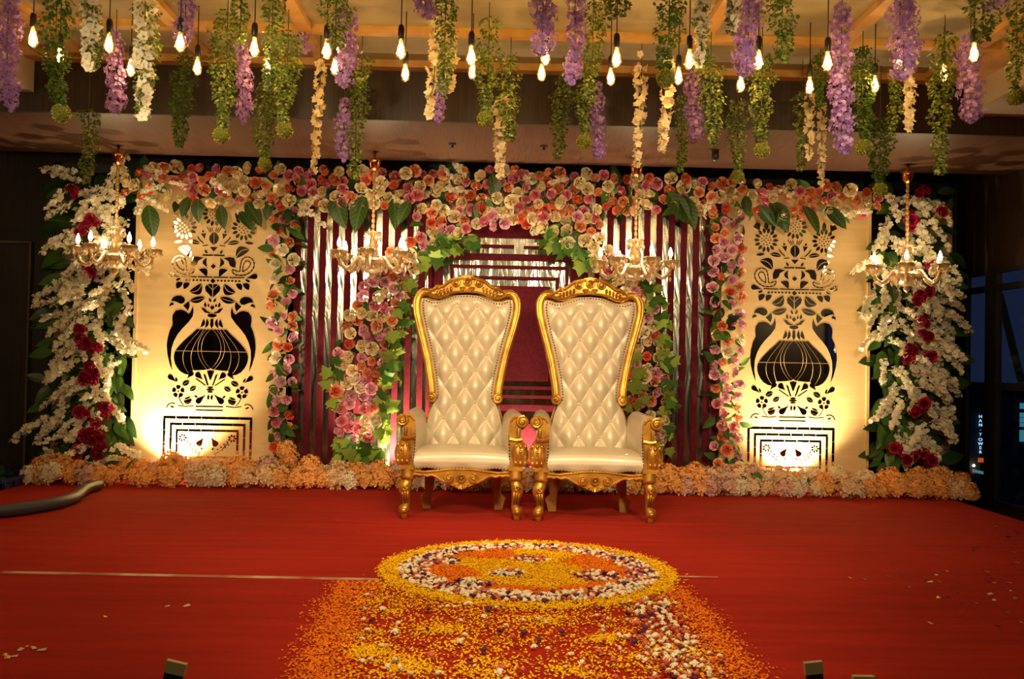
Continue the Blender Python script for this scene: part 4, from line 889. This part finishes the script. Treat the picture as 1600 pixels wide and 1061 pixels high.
for i, (px, py) in enumerate(((185, 240), (585.5, 247), (995, 259), (1418.5, 268))):
    Yc = 8.40; p = P(px, py, Yc); bz = P(px-4, py+165, Yc).z; rz = (0.2, .5, .85, 1.15)[i]
    t = thing('chandelier', POS[i], 'chandelier', (p.x, Yc, bz), 'amber crystal chandeliers', rz); top_ = 3.0-bz
    link('ceiling_cup', CH['cup'], t, (0, 0, top_-.165)); link('rod', CH['rod'], t, (0, 0, top_-.165), None, (1, 1, (top_-.165-.26)/.47)); link('vase', CH['vase'], t, (0, 0, .02)); b_ = link('bowl', CH['bowl'], t)
    for k in range(10): q = 2*PI*k/10; link('crystal_drop', DROP[1], b_, (.128*math.cos(q), .128*math.sin(q), -.012))
    vs_ = [c for c in t.children if c.name.startswith('vase')][0]
    for k in range(8): q = 2*PI*k/8; link('crystal_drop', DROP[1], vs_, (.072*math.cos(q), .072*math.sin(q), .24))
    for k in range(6):
        a = link('arm', CH['arm'], t, (0, 0, 0), (0, 0, PI/3*k)); link('drip_cup', CH['bob'], a, (.31, 0, .07)); link('candle', CH['candle'], a, (.31, 0, .075)); link('flame_bulb', CH['flame'], a, (.31, 0, .126)); link('crystal_chain', CH['chain'], a, (.31, 0, .02)); [link('crystal_drop', DROP[0], a, (.31+.072*math.cos(2*PI*j/5), .072*math.sin(2*PI*j/5), .085)) for j in range(5)]
    pt((p.x, Yc-.12, bz+.34), 5.0, WARM, .25)

# ================================================================== pendant bulbs and hanging garlands
BG = MB().lathe([(.014, 0), (.016, -.012), (.022, -.03), (.029, -.055), (.032, -.075), (.030, -.095), (.021, -.112), (.008, -.12), (.002, -.121)], 18).mesh('glass_bulb', M['bulbglass'])
fm_ = MB()
for k in range(7):
    a = 2*PI*k/7; fm_.tube([(.006*math.cos(a), .006*math.sin(a), -.03), (.013*math.cos(a+.3), .013*math.sin(a+.3), -.09)], .0022, 5)
FI = fm_.mesh('filament', M['filament'])
SOC = MB().lathe([(.004, .078), (.013, .075), (.018, .06), (.019, .0), (.016, -.004)], 14).mesh('socket', M['blackplastic'])
BUL = [(51, 75, 0), (170, 84, 0), (281, 82, 0), (397, 90, 0), (510, 93, 0), (626, 93, 0), (736, 103, 0), (852, 103, 0), (963, 106, 0), (1077, 109, 0), (1185, 110, 0), (1293, 112, 0), (1405, 110, 0), (1522, 98, 0),
       (93, 100, 1), (204, 120, 1), (308, 118, 1), (418, 117, 1), (523, 118, 1), (633, 128, 1), (738, 124, 1), (846, 127, 1), (954, 134, 1), (1060, 133, 1), (1157, 145, 1), (1265, 148, 1), (1367, 146, 1), (1475, 128, 1)]
WIDE = [('front', 'nearer'), ('back', 'lower, farther')]
for i, (px, py, row) in enumerate(BUL):
    Yb = (5.35, 6.1)[row]; p = P(px, py, Yb); k = i if row == 0 else i-14
    lab = f"{ORD[k] if k < 13 else 'rightmost'}{'' if k in (0, 13) else ' from the left'} of the {WIDE[row][1]} row of glowing filament bulbs"
    t = thing('pendant_bulb', lab, 'light bulb', (p.x, Yb, p.z+.121), 'filament bulbs hanging from the ceiling')
    link('glass_bulb', BG, t); link('filament', FI, t); link('socket', SOC, t)
    L = ZC-(p.z+.121); link('cord', MB().tube([(0, 0, .07), (0, 0, L)], .0035, 5).mesh('cord', M['black']), t)
    pt((p.x, Yb, p.z+.06), 5.2, WARM, .012)

FLv, FLf = fivepetal(1.0, .45); IVv = [(0, 0, 0), (-.55, .45, -.1), (0, .5, .12), (.55, .45, -.1), (0, 1.05, -.15)]; IVf = [(0, 3, 2), (0, 2, 1), (1, 2, 4), (2, 3, 4)]
def wprof(t, kind):
    if kind == 'W': return interp(t, [0, .06, .3, .8, .93, 1], [.5, .85, 1, .95, .8, .25])
    return interp(t, [0, .05, .25, .55, .75, 1], [.5, .95, 1, .85, .62, .3])
def strand(kind, L, R, seed, dark=False, bend=0.0, clump=True):
    nr = np.random.default_rng(seed); dens = {'W': 4000, 'I': 4200}[kind]; n_ = int(dens*L*R*2*1.7); t = nr.random(n_)
    pr = np.array([wprof(x, kind) for x in t])*(1+.22*np.sin(t*L*34+seed)+.12*np.sin(t*L*71+2*seed)); a = nr.uniform(0, 2*PI, n_); r = R*pr*np.sqrt(nr.uniform(.12, 1, n_))
    sway = bend*t**1.5+.012*np.sin(t*5+seed)
    T = np.stack([r*np.cos(a)+sway, r*np.sin(a), -t*L], 1); Z = np.stack([np.cos(a), np.sin(a), nr.normal(.0, .5, n_)], 1)+nr.normal(0, .35, (n_, 3))
    if kind == 'W': return scatter('blossom_cluster', FLv, FLf, [M['wisteria'], M['wisteria2'], M['yellowtip']], rots(Z, nr.uniform(0, 6, n_)), T, nr.choice([0, 1, 1, 0, 0], n_), nr.uniform(.011, .017, n_))
    # ivy leaves hang: their tip points down and outward
    D = np.stack([np.cos(a)*.9, np.sin(a)*.9, -nr.uniform(.1, 1.1, n_)], 1)+nr.normal(0, .3, (n_, 3)); D /= np.linalg.norm(D, axis=1, keepdims=True); Z2 = np.cross(D, np.cross(Z+[0, 0, .6], D)); Z2 /= np.linalg.norm(Z2, axis=1, keepdims=True); X = np.cross(D, Z2)
    mids = nr.choice([0, 0, 0, 1, 2] if not dark else [0, 0, 3, 3, 0], n_)
    return scatter('foliage', IVv, IVf, [M['ivy'], M['ivypale'], M['ivylime'], M['leaf']], np.stack([X, D, Z2], 2), T, mids, nr.uniform(.016, .026, n_))
def mossball():
    nr = np.random.default_rng(5); n_ = 420; Z = nr.normal(0, 1, (n_, 3)); Z /= np.linalg.norm(Z, axis=1, keepdims=True)
    me = scatter('moss_ball', [(0, 0, 0), (-.5, 0, .5), (0, .0, 1), (.5, .0, .5)], [(0, 1, 2, 3)], [M['moss'], M['mossdark']], rots(Z+nr.normal(0, .5, Z.shape), nr.uniform(0, 6, n_)), Z*.84, nr.choice([0, 0, 1], n_), nr.uniform(.12, .22, n_))
    bm = bmesh.new(); bm.from_mesh(me); r = bmesh.ops.create_icosphere(bm, subdivisions=2, radius=.86)
    for v in r['verts']:
        for fc in v.link_faces: fc.material_index = 1
    bm.to_mesh(me); bm.free(); return me
BALL = mossball()
# kind, x, top, bottom, width(px), depth, ball centre y / radius, bend(px), dark
HANG = [('W', 14, -20, 172, 34, 5.2, None, 10), ('I', 89, -10, 165, 46, 5.2, (177, 15.5), 7, 1), ('F', 142, -10, 108, 40, 5.0, None, -4), ('W', 180, 48, 177, 30, 6.2, None, 0), ('F', 225, -10, 185, 46, 5.2, None, 0), ('I', 138, 170, 285, 30, 6.95, None, 2),
        ('W', 289, -10, 74, 30, 5.4, None, -2), ('I', 287, 85, 228, 38, 6.8, None, -8, 1), ('I', 352, 15, 198, 46, 5.8, (212, 14), -6), ('I', 376, -10, 66, 26, 5.3, None, 0), ('W', 380, 58, 192, 25, 6.2, None, 3), ('I', 425, -10, 140, 36, 5.3, None, 0),
        ('I', 448, 48, 190, 42, 6.0, (203, 14), -3), ('I', 416, 130, 247, 42, 6.9, (257, 11.5), -2), ('C', 497, 95, 268, 22, 6.6, None, -6), ('W', 476, 52, 82, 22, 6.4, None, 0), ('I', 525, -10, 72, 48, 5.2, None, 0), ('W', 541, 15, 134, 34, 5.4, None, 0), ('I', 565, 85, 138, 32, 6.5, None, 0),
        ('I', 556, 130, 278, 34, 6.95, None, 0), ('W', 537, 155, 252, 22, 6.9, None, 0), ('W', 664, -10, 25, 38, 5.0, None, 0), ('C', 677, 25, 183, 24, 5.6, None, -8), ('I', 695, -10, 150, 34, 5.3, None, 0), ('C', 704, 52, 142, 22, 5.8, None, 0), ('W', 687, 122, 190, 19, 6.0, None, 0),
        ('I', 762, 28, 172, 38, 5.9, (186, 13.5), -4), ('I', 796, 85, 218, 38, 6.4, None, -3), ('C', 782, 150, 277, 30, 6.9, None, 0), ('W', 848, -10, 86, 38, 5.2, None, 0), ('W', 898, -10, 132, 30, 5.3, None, 0), ('I', 926, -5, 160, 38, 5.6, None, 0), ('I', 878, 115, 246, 32, 6.9, None, -6),
        ('I', 912, 130, 208, 26, 6.7, (222, 12.5), 0), ('W', 934, 130, 248, 23, 6.8, None, 0), ('I', 962, -10, 28, 48, 4.9, None, 0), ('C', 1000, 85, 258, 29, 6.6, None, -4), ('I', 1044, -10, 108, 46, 5.2, (122, 16), -4, 1), ('C', 1042, 92, 236, 32, 6.3, None, -10),
        ('F', 1097, -10, 98, 30, 5.2, None, -6), ('W', 1085, 105, 222, 27, 6.6, None, -2), ('I', 1111, 90, 225, 38, 6.2, None, 4), ('I', 1065, 150, 268, 24, 6.9, None, 2), ('F', 1144, -10, 50, 24, 5.0, None, 0), ('W', 1168, -10, 118, 40, 5.2, None, -5),
        ('I', 1190, 85, 222, 42, 6.2, (235, 13.5), 0), ('I', 1152, 155, 265, 32, 7.0, (276, 11.5), 0), ('I', 1222, -8, 92, 46, 5.0, None, 0), ('I', 1253, 142, 266, 26, 6.9, None, 0), ('C', 1265, 145, 246, 20, 6.8, None, 0), ('C', 1284, 165, 290, 17, 7.0, None, 0), ('I', 1282, 78, 165, 26, 6.6, None, 0, 1),
        ('W', 1315, 8, 240, 38, 5.6, None, 3), ('I', 1348, 72, 217, 40, 6.1, (230, 14), 2, 1), ('W', 1412, -4, 122, 48, 5.2, None, 0), ('I', 1397, 115, 217, 22, 6.3, None, -3), ('C', 1421, 40, 202, 32, 5.8, None, 0), ('I', 1375, 185, 284, 44, 6.95, (296, 12), 0, 1),
        ('I', 1473, 50, 271, 38, 5.9, None, -8), ('W', 1516, 55, 190, 40, 5.7, None, 0), ('I', 1536, -8, 62, 46, 5.0, None, 0), ('W', 1553, -10, 15, 30, 5.1, None, 0), ('I', 1588, -5, 138, 32, 5.3, (152, 14.5), 0)]
KN = {'W': ('wisteria_garland', 'purple wisteria strand', 'purple wisteria strands hanging from the ceiling'), 'I': ('ivy_garland', 'green ivy strand', 'green ivy strands hanging from the ceiling'), 'B': ('ivy_garland', 'green ivy strand with a moss ball', 'ivy strands with moss balls hanging from the ceiling'),
      'F': ('blossom_garland', 'white blossom strand', 'white blossom strands hanging near the camera'), 'C': ('blossom_garland', 'cream blossom strand', 'cream blossom strands hanging from the ceiling')}
rank = {}
for h in sorted(HANG, key=lambda q: q[1]):
    kk = 'B' if h[6] else h[0]; rank[id(h)] = (kk, sum(1 for v in rank.values() if v[0] == kk))
tot = {k: sum(1 for v in rank.values() if v[0] == k) for k in 'WIBFC'}
def ordinal(n_): return ORD[n_] if n_ < 20 else 'twenty-'+['first', 'second', 'third', 'fourth', 'fifth', 'sixth', 'seventh', 'eighth', 'ninth'][n_-20]
for i, h in enumerate(HANG):
    kind, px, y0, y1, w, Y, ball, bend = h[:8]; dark = len(h) > 8; kk, no = rank[id(h)]; nm_, base_l, grp = KN[kk]
    rankw = 'leftmost' if no == 0 else ('rightmost' if no == tot[kk]-1 else ordinal(no)+' from the left')
    lab = f"{'long ' if y1-y0 > 150 else ('short ' if y1-y0 < 60 else '')}{base_l}, {rankw} of its kind"
    zt = min(P(px, y0, Y).z, ZC-.03); p1 = P(px, y1, Y); R = w/2/F*Y; L = zt-p1.z; X = P(px, (y0+y1)/2, Y).x-bend/2/F*Y*.6
    t = thing(nm_, lab, 'hanging garland', (X, Y, zt), grp)
    link('cord', MB().tube([(0, 0, ZC-zt), (0, 0, -L*.5), (bend/F*Y*.6, 0, -L*.97)], .0028, 5).mesh('cord', M['stem']), t)
    if kind in 'WI':
        stuff(link('blossom_cluster' if kind == 'W' else 'foliage', strand(kind, L, R, i+1, dark, bend/F*Y), t))
    else:
        n_ = int(max(10, L*R*1900)); ms = BLOS if kind == 'F' else BLOSC; sz = .032 if kind == 'F' else .027; nr = np.random.default_rng(i)
        for k in range(min(n_, 80)):
            tt = (k+.5)/n_ if n_ <= 80 else random.random(); a = nr.uniform(0, 2*PI); r = R*.75*wprof(tt, 'I')*math.sqrt(nr.uniform(.1, 1)); sw = bend/F*Y*tt**1.5
            link('blossom', ms[k % 3], t, (r*math.cos(a)+sw, r*math.sin(a), -tt*L), face((math.cos(a)+nr.normal(0, .3), math.sin(a)-.35, nr.normal(0, .6)), nr.uniform(0, 6)), sz*nr.uniform(.85, 1.2))
        if kind == 'F': stuff(link('foliage', strand('I', L*.9, R*.8, 90+i).copy(), t, (0, .02, -L*.08)))
    if ball:
        pb = P(px+bend, ball[0], Y); rb = ball[1]/F*Y; link('moss_ball', BALL, t, pb-Vector((X, Y, zt)), None, rb)
#@@SPLIT
# ================================================================== flower carpet
PETV = [(-.5, 0, .1), (0, -.32, 0), (.5, 0, .14), (0, .32, .05)]; PETF = [(0, 1, 2, 3)]
def petals(name, pts, mats, t, s0=.0062, s1=.0102, h=.012):
    n_ = len(pts); Z = np.stack([rng.normal(0, .28, n_), rng.normal(-.12, .28, n_), np.ones(n_)], 1); T = np.array([(x, y, random.uniform(.003, h)) for x, y in pts])-np.array(t.location)
    return stuff(link(name, scatter(name, PETV, PETF, mats, rots(Z, rng.uniform(0, 6, n_)), T, rng.integers(0, len(mats), n_), rng.uniform(s0, s1, n_)*1.6), t))
ec = [FL(593, 893), FL(1057, 901), FL(828, 848), FL(815, 954)]
CX, CY = (ec[0].x+ec[1].x)/2, (ec[2].y+ec[3].y)/2; RX = (ec[1].x-ec[0].x)/2; RY = (ec[2].y-ec[3].y)/2
rg = thing('flower_rangoli', 'round flower petal rangoli with yellow rim on the red carpet', 'rangoli', (CX, CY, 0))
seeds = [(900, 912, 'y', 1), (880, 905, 'y', 1), (750, 884, 'y', 1), (770, 890, 'y', 1), (840, 868, 'y', 1), (860, 892, 'y', 1), (870, 872, 'y', 1), (705, 896, 'o', 1), (690, 900, 'o', 1), (770, 870, 'o', 1), (730, 868, 'o', 1), (910, 878, 'o', 1), (945, 886, 'o', 1), (900, 924, 'o', 1), (800, 926, 'o', 1), (760, 924, 'o', 1), (955, 908, 'o', 1), (840, 926, 'o', 1), (940, 916, 'o', 1), (790, 912, 'y', 1), (850, 918, 'y', 1), (820, 886, 'y', 1), (660, 890, 'o', 1), (990, 905, 'o', 1), (940, 870, 'o', 1)]
sd = [(FL(a, b_).x, FL(a, b_).y, k) for a, b_, k, _ in seeds]
clus = [(FL(a, b_), r) for a, b_, r in ((738, 918, .115) , (792, 899, .10), (828, 877, .11), (930, 903, .14), (695, 881, .09))]
ye, og, bl = [], [], []
def blossom_at(x, y): bl.append((x, y))
for _ in range(52000):
    a = random.uniform(0, 2*PI); r = math.sqrt(random.random()); x, y = CX+RX*r*math.cos(a), CY+RY*r*math.sin(a); rr = r+random.gauss(0, .012)
    if any((x-q.x)**2+(y-q.y)**2 < (w*.9)**2 for q, w in clus): continue
    if rr > .855: ye.append((x+random.gauss(0, .012), y+random.gauss(0, .012)))
    elif rr < .69:
        j = min(range(len(sd)), key=lambda q: (x-sd[q][0])**2+(y-sd[q][1])**2+random.uniform(0, .003)); (ye if sd[j][2] == 'y' else og).append((x, y))
for _ in range(260):
    a = random.uniform(0, 2*PI); r = 1+abs(random.gauss(0, .035)); ye.append((CX+RX*r*math.cos(a), CY+RY*r*math.sin(a)))
petals('yellow_petals', ye, [M['p_yellow'], M['p_yellow2']], rg, h=.02); petals('orange_petals', og, [M['p_orange'], M['p_orange2']], rg, h=.018)
def bloss_mesh(seed, m):
    rr = random.Random(seed); mb = MB()
    for k in range(6):
        a = 2*PI*k/6+rr.uniform(-.3, .3); q = rr.uniform(.7, 1.1); z = rr.uniform(.25, .7)
        mb.add([(0, 0, .2), (q*.6*math.cos(a-.6), q*.6*math.sin(a-.6), z), (q*math.cos(a), q*math.sin(a), z*.5), (q*.6*math.cos(a+.6), q*.6*math.sin(a+.6), z)], [(0, 1, 2, 3)])
    mb.ball((0, 0, .3), (.62, .62, .4), 6, 4); return mb.mesh('blossom', m)
BS = {k: [bloss_mesh(s, M['p_'+k]) for s in (1, 2)] for k in ('white', 'purple', 'red')}
W3 = dict(white=.56, purple=.16, red=.28)
def lay(t, pts, r0=.017, r1=.027, limit=300):
    base = Vector(t.location); rest = pts[limit:]
    for x, y in pts[:limit]: link('blossom', random.choice(BS[pick(W3)]), t, Vector((x, y, .016))-base, (random.gauss(0, .4), random.gauss(0, .4), random.uniform(0, 6)), random.uniform(r0, r1))
    if rest:
        v = BS['white'][0]; tv = [tuple(q.co) for q in v.vertices]; tri = []
        for pg in v.polygons: w_ = list(pg.vertices); tri += [(w_[0], w_[1], w_[2])]+([(w_[0], w_[2], w_[3])] if len(w_) == 4 else [])
        n_ = len(rest); Z = np.stack([rng.normal(0, .3, n_), rng.normal(0, .3, n_), np.ones(n_)], 1)
        stuff(link('blossoms', scatter('blossoms', tv, tri, [M['p_white'], M['p_purple'], M['p_red']], rots(Z, rng.uniform(0, 6, n_)), np.array([(x, y, .008) for x, y in rest])-np.array(t.location), rng.choice(3, n_, p=[.55, .17, .28]), rng.uniform(r0, r1, n_)), t))
pts = []
for q, r in clus:
    k = 0
    while k < 40:
        a = random.uniform(0, 2*PI); d = r*math.sqrt(random.random()); pts.append((q.x+d*math.cos(a), q.y+d*math.sin(a))); k += 1
ring = []
for _ in range(6000):
    a = random.uniform(0, 2*PI); r = math.sqrt(random.uniform(.67**2, .875**2)); x, y = CX+RX*r*math.cos(a), CY+RY*r*math.sin(a)
    if all((x-c)**2+(y-d)**2 > .024**2 for c, d in ring): ring.append((x, y))
ring.sort(key=lambda q: q[1]); pts += ring
lay(rg, sorted(pts, key=lambda q: q[1]))
# the runner of scattered petals in front
rc = FL(815, 1000); rn = thing('petal_runner', 'strip of scattered yellow petals edged with orange in front of the rangoli', 'petal carpet', (rc.x, rc.y, 0))
def edge(px_list):
    q = [FL(a, b_) for a, b_ in px_list]; return [p.y for p in q][::-1], [p.x for p in q][::-1]
le = edge([(538, 913), (514, 950), (492, 1010), (470, 1061), (452, 1110)]); re_ = edge([(1066, 930), (1096, 955), (1140, 1010), (1176, 1061), (1206, 1110)])
ye, og, bl = [], [], []
clump = [(FL(a, b_), r) for a, b_, r in ((535, 990, .16), (575, 1020, .15), (700, 990, .16), (860, 970, .12), (640, 1040, .16), (1040, 1015, .14), (560, 945, .12), (940, 1000, .1), (760, 1045, .14), (900, 1050, .12), (610, 955, .10))]
def inring(x, y, k=1.0): return ((x-CX)/RX)**2+((y-CY)/RY)**2 < k
for _ in range(82000):
    y = random.uniform(3.05, 5.05); xl, xr = np.interp(y, *le), np.interp(y, *re_); x = random.uniform(xl-.15, xr+.15)
    if inring(x, y, 1.0): continue
    dl, dr = x-xl, xr-x; top_l = y > np.interp(x, [FL(500, 925).x, FL(590, 905).x, FL(600, 960).x, FL(1050, 970).x, FL(1075, 930).x, FL(1100, 940).x], [FL(500, 925).y-.05, FL(590, 905).y, 9, 9, FL(1075, 930).y-.08, FL(1100, 940).y-.1])
    wl = .05+.17*(random.random()**.8); lim = .10 if dl < .05 or dr < .05 else 1
    if (-abs(random.gauss(0, .05)) < dl < wl) or (-abs(random.gauss(0, .05)) < dr < .03+.12*random.random()) or (top_l and dl > 0 and dr > 0):
        if random.random() < .7 and y < 5.0: og.append((x, y))
    elif dl > .05 and dr > .05:
        near = max((1-math.hypot(x-q.x, (y-q.y)*1.0)/r for q, r in clump)); pr_ = .26+1.0*max(0, near)
        pr_ *= .7+.5*math.sin(x*9+3*math.sin(y*7))*math.sin(y*8.3+x*4)
        if random.random() < pr_: ye.append((x, y))
petals('yellow_petals', ye, [M['p_yellow'], M['p_yellow2'], M['p_yellow2']], rn); petals('orange_petals', og, [M['p_orange'], M['p_orange2']], rn)
pts = []
for _ in range(3000):
    y = random.uniform(3.2, 4.75); xr = np.interp(y, *re_)-random.gauss(.24, .055); x = xr
    if not inring(x, y, 1.03) and all((x-a)**2+(y-b_)**2 > .031**2 for a, b_ in pts): pts.append((x, y))
    if len(pts) > 200: break
for _ in range(400):
    y = random.uniform(3.3, 4.75); x = random.uniform(np.interp(y, *le)+.15, np.interp(y, *re_)-.2)
    if not inring(x, y, 1.03): pts.append((x, y))
    if len(pts) > 292: break
lay(rn, pts, .014, .024)

# ================================================================== small things on the stage
q = [FL(a, b_, .047) for a, b_ in ((133, 764), (118, 776), (92, 785), (55, 792), (10, 798), (-60, 803))]
hp = [q[0]+Vector((.01, .25, 0))]+q
def smooth_path(pts, n=6):
    out = []
    for i in range(len(pts)-1):
        p0, p1, p2, p3 = pts[max(i-1, 0)], pts[i], pts[i+1], pts[min(i+2, len(pts)-1)]
        for k in range(n):
            t = k/n; out.append(.5*((2*p1)+(p2-p0)*t+(2*p0-5*p1+4*p2-p3)*t*t+(3*p1-p0-3*p2+p3)*t**3))
    return out+[pts[-1]]
hm = MB().tube(smooth_path(hp), .046, 12, flat=(0, 0, 1)).mesh('hose', M['hose']); tag(link('hose', hm), 'thick grey hose curving over the red carpet at the left edge', 'hose')
cp = P(-10, 740, 8.35); ct_ = thing('plastic_crate', 'blue plastic crate of leftover greenery behind the hose at the left', 'crate', (cp.x-.18, 8.35, -.25))
cb = MB(); W, D, H = .40, .30, .335
for x0, x1, y0, y1 in ((-W, W, -D, -D+.02), (-W, W, D-.02, D), (-W, -W+.02, -D, D), (W-.02, W, -D, D)): cb.box(x0, x1, y0, y1, .0, H)
cb.box(-W, W, -D, D, 0, .02)
link('body', cb.mesh('body', M['crate'], False), ct_)
rb = MB().box(-W-.015, W+.015, -D-.015, -D, H-.03, H).box(-W-.015, W+.015, D, D+.015, H-.03, H).box(-W-.015, -W, -D, D, H-.03, H).box(W, W+.015, -D, D, H-.03, H)
link('rim', rb.mesh('rim', M['crate'], False), ct_)
for x in np.linspace(-W+.05, W-.05, 6): link('rib', MB().box(x-.008, x+.008, -D-.012, -D, .02, H-.03).mesh('rib', M['crate'], False), ct_)
for y in np.linspace(-D+.05, D-.05, 4): link('rib', MB().box(W, W+.012, y-.008, y+.008, .02, H-.03).mesh('rib', M['crate'], False), ct_)
cl_ = thing('greenery_heap', 'dark heap of leftover greenery in the blue crate', 'greenery', (cp.x-.18, 8.35, .08))
for k in range(26): link('leaf', random.choice(LEAF_D), cl_, (random.uniform(-.33, .33), random.uniform(-.22, .22), random.uniform(-.06, .05)), face((random.gauss(0, .6), random.gauss(-.3, .6), .8), random.uniform(0, 6)), random.uniform(.14, .24))
def tapestrip(x0, y0, x1, y1, w, lab):
    a, b_ = FL(x0, y0), FL(x1, y1); mb = MB(); n_ = 12
    pts = [a+(b_-a)*(k/n_) for k in range(n_+1)]; mb.add([(p.x, p.y-w/2, .002) for p in pts]+[(p.x, p.y+w/2, .003) for p in pts], [(k, k+1, n_+2+k, n_+1+k) for k in range(n_)])
    tag(link('floor_tape', mb.mesh('floor_tape', M['tapefloor'], False)), lab, 'tape', 'pale tape over the carpet seam')
tapestrip(2, 894.5, 590, 906, .05, 'long pale tape strip over the carpet seam, left of the rangoli'); tapestrip(1048, 901, 1122, 902.5, .025, 'short pale tape strip over the carpet seam, right of the rangoli')
cf = [(a/5.333+1300, b_/5.333+820, k) for a, b_, k in ((150, 445, 2), (272, 458, 0), (465, 434, 1), (583, 410, 3), (870, 423, 2), (895, 480, 1), (818, 483, 2), (850, 492, 3), (790, 462, 3), (1044, 428, 3), (960, 390, 2), (1180, 213, 3), (1185, 188, 3), (1290, 396, 2), (1300, 475, 0), (1320, 445, 3), (1355, 489, 1), (1425, 453, 1), (1470, 489, 2), (1422, 520, 0), (1490, 554, 2), (1318, 584, 2), (1352, 634, 2), (1528, 620, 1), (1200, 658, 2), (1140, 675, 3), (1455, 735, 1), (1380, 845, 3), (1580, 818, 1), (820, 826, 2), (890, 613, 1), (965, 602, 3), (1040, 570, 3), (1505, 232, 2), (1545, 320, 2), (1500, 332, 3), (1470, 105, 0), (1550, 72, 0), (1530, 160, 0), (1365, 22, 1), (640, 520, 2), (1530, 50, 3))]
cf += [(a/5.28, 860+b_/5.28, k) for a, b_, k in ((40, 866, 1), (60, 892, 1), (220, 798, 1), (170, 826, 2), (280, 812, 2), (345, 830, 2), (870, 553, 1), (1380, 465, 2), (1540, 465, 2), (1550, 350, 3), (118, 880, 2))]
cmat = [mat('blue foil confetti', (0.04, 0.07, 0.14), 0.3, .6), mat('gold foil confetti', (0.8, .4, .06), .3, .6), mat('white confetti', (.7, .55, .42), .6), mat('purple confetti', (.10, .008, .05), .5)]
cme = [MB().add([(-.013, -.008, .003), (.013, -.008, .004), (.013, .008, .008), (-.013, .008, .003)], [(0, 1, 2, 3)]).mesh('confetti', m, False) for m in cmat]
CG = ['blue confetti on the carpet', 'gold confetti on the carpet', 'white confetti on the carpet', 'purple confetti on the carpet']
CW = ['blue foil', 'gold foil', 'white paper', 'dark purple']; crank = {}
for q in sorted(cf): crank[q] = sum(1 for w in crank if w[2] == q[2])
for q in cf:
    x, y, k = q
    p = FL(x, y); o = link('confetti', cme[k], None, (p.x, p.y, 0), (0, 0, random.uniform(0, 3)), random.uniform(.7, 1.3)); tag(o, f"{ordinal(crank[q])}{'' if crank[q] == 0 else ' from the left'} of the {CW[k]} confetti pieces on the red carpet", 'confetti', CG[k])
# flood lamps hidden behind the flower border
def par(px, watts, lab, ang=120, dy=.0, tilt=.55):
    p = P(px, 735, 8.74); t = thing('par_can', lab, 'lamp', (p.x, 8.74+dy, 0), 'floor flood lamps behind the flower border')
    link('housing', MB().lathe([(.02, 0), (.06, .01), (.062, .075), (.055, .08)], 16).mesh('housing', M['black']), t, (0, 0, .01), (-tilt*.8, 0, 0)); link('lens', MB().lathe([(.001, 0), (.045, .0), (.045, .003), (.001, .004)], 16).mesh('lens', M['lens']), t, (0, .045, .085), (-tilt*.8, 0, 0))
    link('foot', MB().box(-.07, .07, -.05, .05, 0, .012).mesh('foot', M['black'], False), t)
    spot((p.x, 8.74+dy+.055, .11), (p.x, 9.05, .95), watts, ang, .8, .04, (1.0, .78, .46))
par(262, 165, 'floor flood lamp lighting the left cream panel'); par(1248, 185, 'floor flood lamp lighting the right cream panel'); par(608, 260, 'floor flood lamp lighting the slats left of the left throne'); par(822, 90, 'floor flood lamp behind the gap between the thrones')
# posts at the near edge
for px, py, lean, w, lab in ((277, 1034, .22, .05, 'flat black post with a beige taped top at the lower left edge'), (1270, 1034, -.12, .045, 'flat black post with a ragged beige taped top at the lower right edge'), (1349, 1056, 0, .055, 'flat black post with a pale top just showing at the bottom right edge')):
    p = P(px, py, 2.55); t = thing('barrier_post', lab, 'post', (p.x-lean*(p.z+.25), 2.55, -.25), 'posts in front of the stage')
    ax = Vector((lean, 0, 1)).normalized(); L = (p.z+.25)/ax.z; e = Euler((0, math.atan2(lean, 1), 0))
    link('post', MB().box(-w/2, w/2, -.006, .006, 0, L-.02).mesh('post', M['black'], False), t, (0, 0, 0), e); link('tape_wrap', MB().box(-w/2-.002, w/2+.002, -.008, .008, L-.032, L).mesh('tape_wrap', M['tape'], False), t, (0, 0, 0), e)
